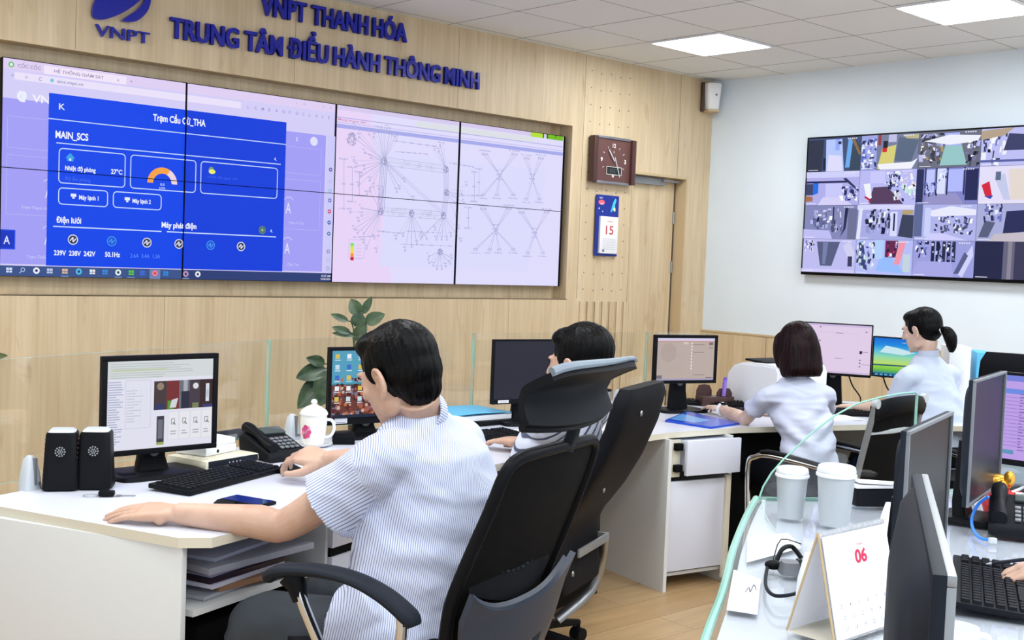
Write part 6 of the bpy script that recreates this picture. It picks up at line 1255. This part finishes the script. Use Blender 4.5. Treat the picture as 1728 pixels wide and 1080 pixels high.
def shirt(o, p, m, sleeve=.62, slr=.07, hem=-.12, stripe=None, seed=0, collar=True, w=(.185, .165, .19, .15), d=(.14, .13, .145, .11), wr=.005, folds=(), vox=.006, cuff=1.06, drop=0, drape=0, ws=(9, 9, 5)):
    S_ = p.get('k', 1); r, f, up = V(p['right']), V(p['fwd']), V((0, 0, 1)); pv, ch, nb = V(p['pelvis']), V(p['chest']), V(p['neck']); mid = pv.lerp(ch, .5) + V(p.get('belly', (0, 0, 0))); b = B()
    sec = lambda c, w_, d_, e=2.4: (c, r * w_ * S_, f * d_ * S_, e)
    b.loft([sec(pv + up * hem, w[0] * .97, d[0] * .97), sec(pv + up * (hem + .02), w[0], d[0]), sec(mid, w[1], d[1]), sec(ch - up * .03, w[2], d[2]), sec(ch.lerp(nb, .45), w[3], d[3]), sec(ch.lerp(nb, .8), w[3] * .78, .085), sec(nb + up * .012, .068, .066, 2)], 32)
    for s in ('l', 'r'):
        sh, el, wr_ = V(p['sh' + s]), V(p['el' + s]), V(p['wr' + s]); e = sh.lerp(el, sleeve) - up * drop if sleeve <= 1 else el.lerp(wr_, sleeve - 1)
        inn = ch.lerp(nb, .35).lerp(sh, .35)
        if sleeve <= 1: b.tube([inn, sh + up * .0, sh.lerp(e, .5), e], [.085 * S_, slr * 1.0 * S_, slr * 1.06 * S_, slr * cuff * S_], seg=20, sub=4)
        else: b.tube([inn, sh, sh.lerp(el, .5), el, e], [.085 * S_, slr * S_, slr * S_, slr * .95 * S_, slr * .8 * S_], seg=20, sub=4)
        b.ell(sh, (slr * 1.0 * S_,) * 3); 
    for s, q in (('l', -1), ('r', 1)):
        if drape: b.ell(V(p['hip' + s]) - f * .02, (drape * 1.04,) * 3); b.tube([pv + up * .06 + r * .07 * q, V(p['hip' + s]) + f * .05 + up * .035, V(p['hip' + s]) + f * .11 + up * .02], [.12, drape, drape * .96], seg=20, sub=4)
    c = cloth(o, b, 'shirt', m, vox, 5, wr, ws=ws, stripe=stripe, seed=seed, folds=folds)
    if collar:
        hd_ = p['head'] @ V((0, -.02, -.10)); q = B(); ax = (hd_ - nb).normalized(); u = (f - ax * f.dot(ax)).normalized(); s_ = ax.cross(u); cc = nb + ax * .012
        def cf(a_, v):
            a = math.radians(18 + 324 * a_); rr = (.070 - .010 * v) * S_ * p.get('ck', 1); rr2 = (.071 - .007 * v) * S_ * p.get('ck', 1)
            return cc + u * math.cos(a) * rr2 + s_ * math.sin(a) * rr + ax * (.040 * v - .008 - .014 * math.cos(a) * (1))
        q.sheet(cf, 36, 5, th=.0045); k_ = q.out('collar', p.get('cm', m), c)
        at = k_.data.attributes.new('st', 'FLOAT', 'POINT'); at.data.foreach_set('value', [math.atan2((v.co - cc).dot(s_), -(v.co - cc).dot(u)) * .07 for v in k_.data.vertices])
    return c
def trousers(o, p, m, kr=.085):
    S_ = p.get('k', 1); r, f, up = V(p['right']), V(p['fwd']), V((0, 0, 1)); pv = V(p['pelvis']); b = B()
    b.loft([(pv - up * .09 * S_, r * .13 * S_, f * .11 * S_, 2.5), (pv - up * .05 * S_, r * .155 * S_, f * .125 * S_, 2.5), (pv + up * .02, r * .155 * S_, f * .12 * S_, 2.5), (pv + up * .05, r * .145 * S_, f * .11 * S_, 2.5)], 28)
    for s in ('l', 'r'):
        hp, kn, an = V(p['hip' + s]), V(p['kn' + s]), V(p['an' + s]); b.tube([hp, hp.lerp(kn, .5), kn, kn.lerp(an, .4), an], [x * S_ for x in (.086, .088, kr * .9, .074, .068)], seg=18, sub=4); b.ell(kn, (kr * .88 * S_,) * 3); b.ell(hp, (.086 * S_,) * 3)
        q = B(); q.tube([an - f * .06 - up * .035, an - up * .03, an + f * .09 - up * .045, an + f * .19 - up * .055], [(.03, .03), (.045, .04), (.046, .028), (.03, .018)], seg=12, sub=3, flat=tuple(r)); q.out('shoe', 'black', o)
    return cloth(o, b, 'trousers', m, .008, 6, .006, ws=(7, 7, 7))
def hair(o, HM, parts, m='hair', vox=.005, amp=.003, freq=34, it=9):
    b = B(); b.M = HM
    for q in parts:
        if q[0] == 'e': b.ell(q[1], q[2], rot=Euler([R(x) for x in q[3]]).to_matrix() if len(q) > 3 else None, seg=28)
        elif q[0] == 't': b.tube(q[1], q[2], seg=16, sub=4)
        else: b.loft(q[1], 32)
    me = remesh(b, vox, it); v = np_v(me); nn = np.empty(len(me.vertices) * 3); me.vertices.foreach_get('normal', nn); nn = nn.reshape(-1, 3); inv = HM.inverted()
    for i in range(len(v)):
        l = inv @ V(v[i]); a = math.atan2(l.x, l.y + .02); h = noise.noise(V((a * freq / 3, l.z * 8, l.y * 10))) + .5 * noise.noise(V((a * freq, l.z * 16, l.y * 30))); v[i] += nn[i] * h * amp
    me.vertices.foreach_set('co', v.ravel()); return link('hair', me, m, o, True, 0)
def HEAD(x, y, z, heading, pitch=0, roll=0): return Matrix.Translation((x, y, z)) @ rotz(R(-heading)) @ Matrix.Rotation(R(-pitch), 4, 'X') @ Matrix.Rotation(R(roll), 4, 'Y')
def dirs(h): a = R(h); return dict(fwd=(math.sin(a), math.cos(a), 0), right=(math.cos(a), -math.sin(a), 0))
SHORT = [('e', (0, -.020, .040), (.083, .101, .090)), ('e', (0, -.034, .006), (.0785, .083, .084)), ('e', (0, .030, .088), (.066, .055, .036)), ('e', (.068, .020, .026), (.011, .020, .034)), ('e', (-.068, .020, .026), (.011, .020, .034)), ('e', (0, -.050, -.034), (.057, .054, .060))]
def legs(d, pel, hipw, kn, an):
    f, r = V(d['fwd']), V(d['right']); pv = V(pel); o = {}
    for s, q in (('l', -1), ('r', 1)): o['hip' + s] = pv + r * hipw * q - V((0, 0, .03)); o['kn' + s] = V((pv.x, pv.y, 0)) + r * (hipw + .04) * q + f * kn[0] + V((0, 0, kn[1])); o['an' + s] = V((pv.x, pv.y, 0)) + r * (hipw + .03) * q + f * an + V((0, 0, .09))
    return o
# first man: striped shirt, at the near desk
d = dirs(-59); lh = onz(298, 866, .732); rh = onz(552, 776, .782)
p1 = dict(d, k=1.10, hk=.975, ak=.97, pelvis=(-.225, 2.875, .515), chest=(-.185, 3.00, .86), neck=(-.226, 3.005, 1.014), belly=(.0, .0, 0),
          head=HEAD(-.285, 2.975, 1.122, -56, 22, -3), shl=(-.300, 2.870, .915), shr=(-.135, 3.215, .915), ell=(-.560, 2.955, .728), wrl=tuple(lh), elr=(-.36, 3.49, .81), wrr=tuple(rh),
          hl=dict(d=(-.97, .14, -.02), n=(-.06, -.22, 1), thumb=-1, curl=(.16, .12, .10), spread=.035, k=1.14, tcurl=.05), hr=dict(d=(-.88, .42, .06), n=(-.10, -.45, 1), thumb=1, curl=(.45, .55, .40), spread=.04, k=1.16, tcurl=.15), vox=.0035, ck=.96)
p1.update(legs(d, p1['pelvis'], .09, (.385, .455), .33))
o, HM = figure('person', 'man in a striped short-sleeved shirt seated nearest the viewer, forearm on the desk', p1)
M['stripe1'] = stripe_mat('pinstriped_cotton', S(208, 214, 232), S(112, 124, 172), .0074, .16, .14)
shirt(o, p1, 'stripe1', sleeve=.54, slr=.070, hem=-.215, cuff=1.30, drop=.022, drape=.118, stripe=striper(p1), w=(.190, .164, .176, .162), d=(.190, .148, .150, .118), seed=3, wr=.009, ws=(5, 5, 8),
      folds=[((-.16, 2.9, .66), (.2, .1, 1), .22, 75, .9), ((-.28, 2.87, .80), (.7, .2, .7), .16, 80, .8), ((-.05, 3.0, .80), (.3, .3, 1), .16, 60, .6)])
trousers(o, p1, mat('dark_trousers', S(48, 54, 62), .8))
hair(o, HM, SHORT, amp=.0035)
B().tube([V(p1['pelvis']) + V(d['fwd']) * math.cos(a) * .158 + V(d['right']) * math.sin(a) * .192 + V((0, 0, .0)) for a in np.linspace(0, 2 * math.pi, 25)[:-1]], (.016, .004), seg=8, closed=True, flat=(0, 0, 1)).out('belt', 'black', o)
# second man: leaning back in the padded chair
d = dirs(-64); wl = onz(880, 745, .745)
p2 = dict(d, k=1.04, hk=1.06, pelvis=(.085, 4.12, .53), chest=(.185, 4.10, .83), neck=(.235, 4.12, .965), head=HEAD(.245, 4.10, 1.068, -58, 8), shl=(.150, 3.93, .885), shr=(.31, 4.28, .885), ell=(.10, 4.16, .735), wrl=tuple(wl), elr=(.20, 4.42, .66), wrr=(.00, 4.24, .615),
          hl=dict(d=(-.85, .50, -.06), n=(0, 0, 1), thumb=-1, curl=(.15, .25, .2), k=1.05), hr=dict(d=(-.9, .4, -.15), n=(0, 0, 1), thumb=1, curl=(.15, .25, .2), k=1.0), vox=.005)
p2.update(legs(d, p2['pelvis'], .09, (.42, .46), .38))
o, HM = figure('person', 'man with cropped black hair leaning back in the padded chair behind the tall headrest', p2)
M['stripe2'] = stripe_mat('broad_striped_cotton', S(206, 212, 230), S(60, 68, 96), .030, .22, .08)
shirt(o, p2, 'stripe2', sleeve=.62, slr=.062, hem=-.12, stripe=lambda x: x.z * .8 - (x.x * .5 + x.y * .3), w=(.165, .16, .175, .145), d=(.13, .128, .135, .105), seed=9)
trousers(o, p2, mat('navy_trousers', S(34, 38, 52), .8)); hair(o, HM, SHORT + [('e', (0, -.025, .050), (.085, .100, .088))], amp=.003)
# first woman: bob, pale blouse
d = dirs(-18); w1 = onz(1217, 690, .735)
p3 = dict(d, tk=.76, sk=.8, k=.88, hk=1.02, ak=.95, pelvis=(1.385, 5.20, .53), chest=(1.335, 5.30, .80), neck=(1.315, 5.32, .935), head=HEAD(1.302, 5.32, 1.082, -24, 8), shl=(1.175, 5.255, .860), shr=(1.470, 5.355, .855), ell=(1.105, 5.42, .725), wrl=tuple(w1), elr=(1.50, 5.55, .735), wrr=(1.36, 5.74, .735),
          hl=dict(d=(-.40, .90, -.03), n=(.1, 0, 1), thumb=-1, curl=(.25, .35, .3), k=.95), hr=dict(d=(-.6, .8, -.05), n=(0, 0, 1), thumb=1, curl=(.25, .35, .3), k=.92), vox=.005, skin='skin2', nk=.85, ck=.85)
p3.update(legs(d, p3['pelvis'], .08, (.42, .46), .36))
o, HM = figure('person', 'woman with shoulder-length dark hair in a white blouse, typing with a wristwatch on', p3)
M['blouse'] = mat('white_blouse', S(196, 202, 224), .7)
shirt(o, p3, 'blouse', sleeve=.60, slr=.049, hem=-.03, cuff=1.3, w=(.150, .140, .172, .140), d=(.120, .112, .128, .10), seed=5, wr=.013, ws=(3.5, 3.5, 13), folds=[((1.30, 5.2, .66), (.5, 0, 1), .2, 60, .9), ((1.45, 5.2, .72), (-.5, 0, 1), .18, 60, .8)], vox=.007)
trousers(o, p3, 'fabric_black')
hair(o, HM, [('e', (0, -.022, .036), (.090, .102, .096)), ('l', [((0, -.036, .060), (.088, 0, 0), (0, .082, 0)), ((0, -.042, .0), (.100, 0, 0), (0, .082, 0), 2.4), ((0, -.042, -.06), (.106, 0, 0), (0, .078, 0), 2.6), ((0, -.042, -.12), (.112, 0, 0), (0, .074, 0), 2.8), ((0, -.042, -.155), (.100, 0, 0), (0, .062, 0), 3)]), ('e', (.078, .018, -.02), (.024, .060, .095)), ('e', (-.078, .018, -.02), (.024, .060, .095))], 'hair_brown', amp=.003, freq=46)
w_ = w1 + V((.014, -.035, .0)); ax = (V(p3['ell']) - w1).normalized(); q = B(); u = V((0, 0, 1)); u = (u - ax * u.dot(ax)).normalized(); s_ = ax.cross(u); c_ = w1 + ax * .022
q.tube([c_ + u * math.cos(a) * .0275 + s_ * math.sin(a) * .0275 for a in np.linspace(0, 2 * math.pi, 21)[:-1]], (.011, .0028), seg=8, closed=True, flat=tuple(ax)); wt = q.out('watch_strap', 'white', o)
q = B(); q.cyl(c_ + u * .026, c_ + u * .036, .017, seg=20); q.out('watch_face', 'black', wt)
# second woman: ponytail
d = dirs(-34)
p4 = dict(d, tk=.80, sk=.84, k=.92, hk=1.05, pelvis=(2.20, 5.78, .54), chest=(2.16, 5.92, .84), neck=(2.14, 5.96, 1.01), head=HEAD(2.112, 5.98, 1.147, -42, 14), shl=(2.005, 5.86, .915), shr=(2.30, 6.04, .915), ell=(1.955, 5.93, .745), wrl=(1.80, 5.99, .738), elr=(2.24, 6.00, .76), wrr=(2.02, 5.975, .738),
          hl=dict(d=(-.85, .5, -.03), n=(0, 0, 1), thumb=-1, curl=(.25, .35, .3), k=.92), hr=dict(d=(-.85, .4, -.03), n=(0, 0, 1), thumb=1, curl=(.25, .35, .3), k=.92), vox=.005, skin='skin2', nk=.82, ck=.85)
p4.update(legs(d, p4['pelvis'], .08, (.42, .46), .36))
o, HM = figure('person', 'woman with a black ponytail in a pale blouse, turned towards the sky-picture monitor', p4)
M['blouse2'] = mat('pale_blouse', S(190, 200, 220), .7)
shirt(o, p4, 'blouse2', sleeve=1.35, slr=.054, hem=-.08, w=(.160, .150, .178, .145), d=(.125, .118, .130, .10), seed=8, wr=.011, ws=(4, 4, 10), folds=[((2.2, 5.8, .72), (.4, 0, 1), .22, 60, .8)], vox=.007)
trousers(o, p4, 'fabric_black')
hr_ = hair(o, HM, [('e', (0, -.018, .036), (.080, .100, .090)), ('e', (0, -.040, .01), (.074, .074, .078)), ('e', (0, .030, .082), (.066, .058, .034)), ('e', (.064, .014, .022), (.014, .03, .04)), ('e', (-.064, .014, .022), (.014, .03, .04))], amp=.002)
q = B(); q.M = HM; q.tube([(0, -.105, -.020), (0, -.135, -.030), (0, -.150, -.065), (0, -.148, -.11), (0, -.14, -.14)], [.016, .030, .034, .026, .010], seg=14, sub=5); q.out('ponytail', 'hair', hr_)
q = B(); q.M = HM; q.tube([(.019 * math.cos(a), -.110 + .006 * math.sin(a), -.022 + .019 * math.sin(a)) for a in np.linspace(0, 2 * math.pi, 13)[:-1]], .004, seg=8, closed=True); q.out('hair_tie', 'lgrey', hr_)
# hand of a fifth person at the right edge
hw_ = onz(1790, 962, .745); b = B(); hand(b, hw_, d=(-.93, .15, -.10), n=(-.1, -.1, 1), thumb=1, curl=(.35, .45, .35), spread=.06, k=1.0)
b.tube([hw_, hw_ + V((.13, -.03, .02)), hw_ + V((.27, -.07, .05)), hw_ + V((.40, -.12, .20))], [.027, .034, .042, .048], seg=18, sub=4); me = remesh(b, .0035, 6); o = link('person', me, 'skin', None, True, 0)
tag(o, 'person at the right picture edge, only fingers on the keyboard holding a pen in view', 'person')
b = B(); b.tube([hw_ + V((.25, -.065, .045)), hw_ + V((.33, -.09, .11)), hw_ + V((.42, -.13, .23)), hw_ + V((.46, -.15, .36))], [.056, .062, .066, .07], seg=18, sub=4); b.out('sleeve', 'blouse', o)
pp = hw_ + V((-.11, .02, .012)); t = thing('pen', 'dark pen held in the fingers at the right edge', 'pen', pp, R(15)); t.rotation_euler = (0, R(-12), R(-10)); B().cyl((-.045, 0, 0), (.06, 0, 0), .0045, seg=12).out('barrel', 'charcoal', t); B().cyl((-.045, 0, 0), (-.058, 0, 0), .004, .001, seg=12).out('tip', 'lgrey', t)

# things of one kind share a group
GR = {'computer monitor': 'computer monitors on the desks', 'keyboard': 'keyboards on the desks', 'desk': 'white desks of the control room', 'glass partition': 'clear glass partitions on the desks', 'clamp': 'glass clamps on the desks',
      'office chair': 'black office chairs', 'chair': 'chrome-armed visitor chairs', 'person': 'people working at the desks', 'notebook': 'papers and notebooks piled on the under-desk shelf', 'booklet': 'papers and notebooks piled on the under-desk shelf',
      'canister': 'white lidded canisters', 'plant': 'potted plants behind the glass', 'telephone': 'desk telephones', 'ceiling light': 'square ceiling light panels', 'cable': 'cables around the monitors', 'sign': 'blue signs on the oak wall', 'folder': 'document folders', 'papers': 'loose paper piles', 'paper': 'sheets under the glass top', 'pen': 'pens'}
for o in list(col.objects):
    if o.parent is None and 'category' in o and 'group' not in o and o['category'] in GR: o['group'] = GR[o['category']]
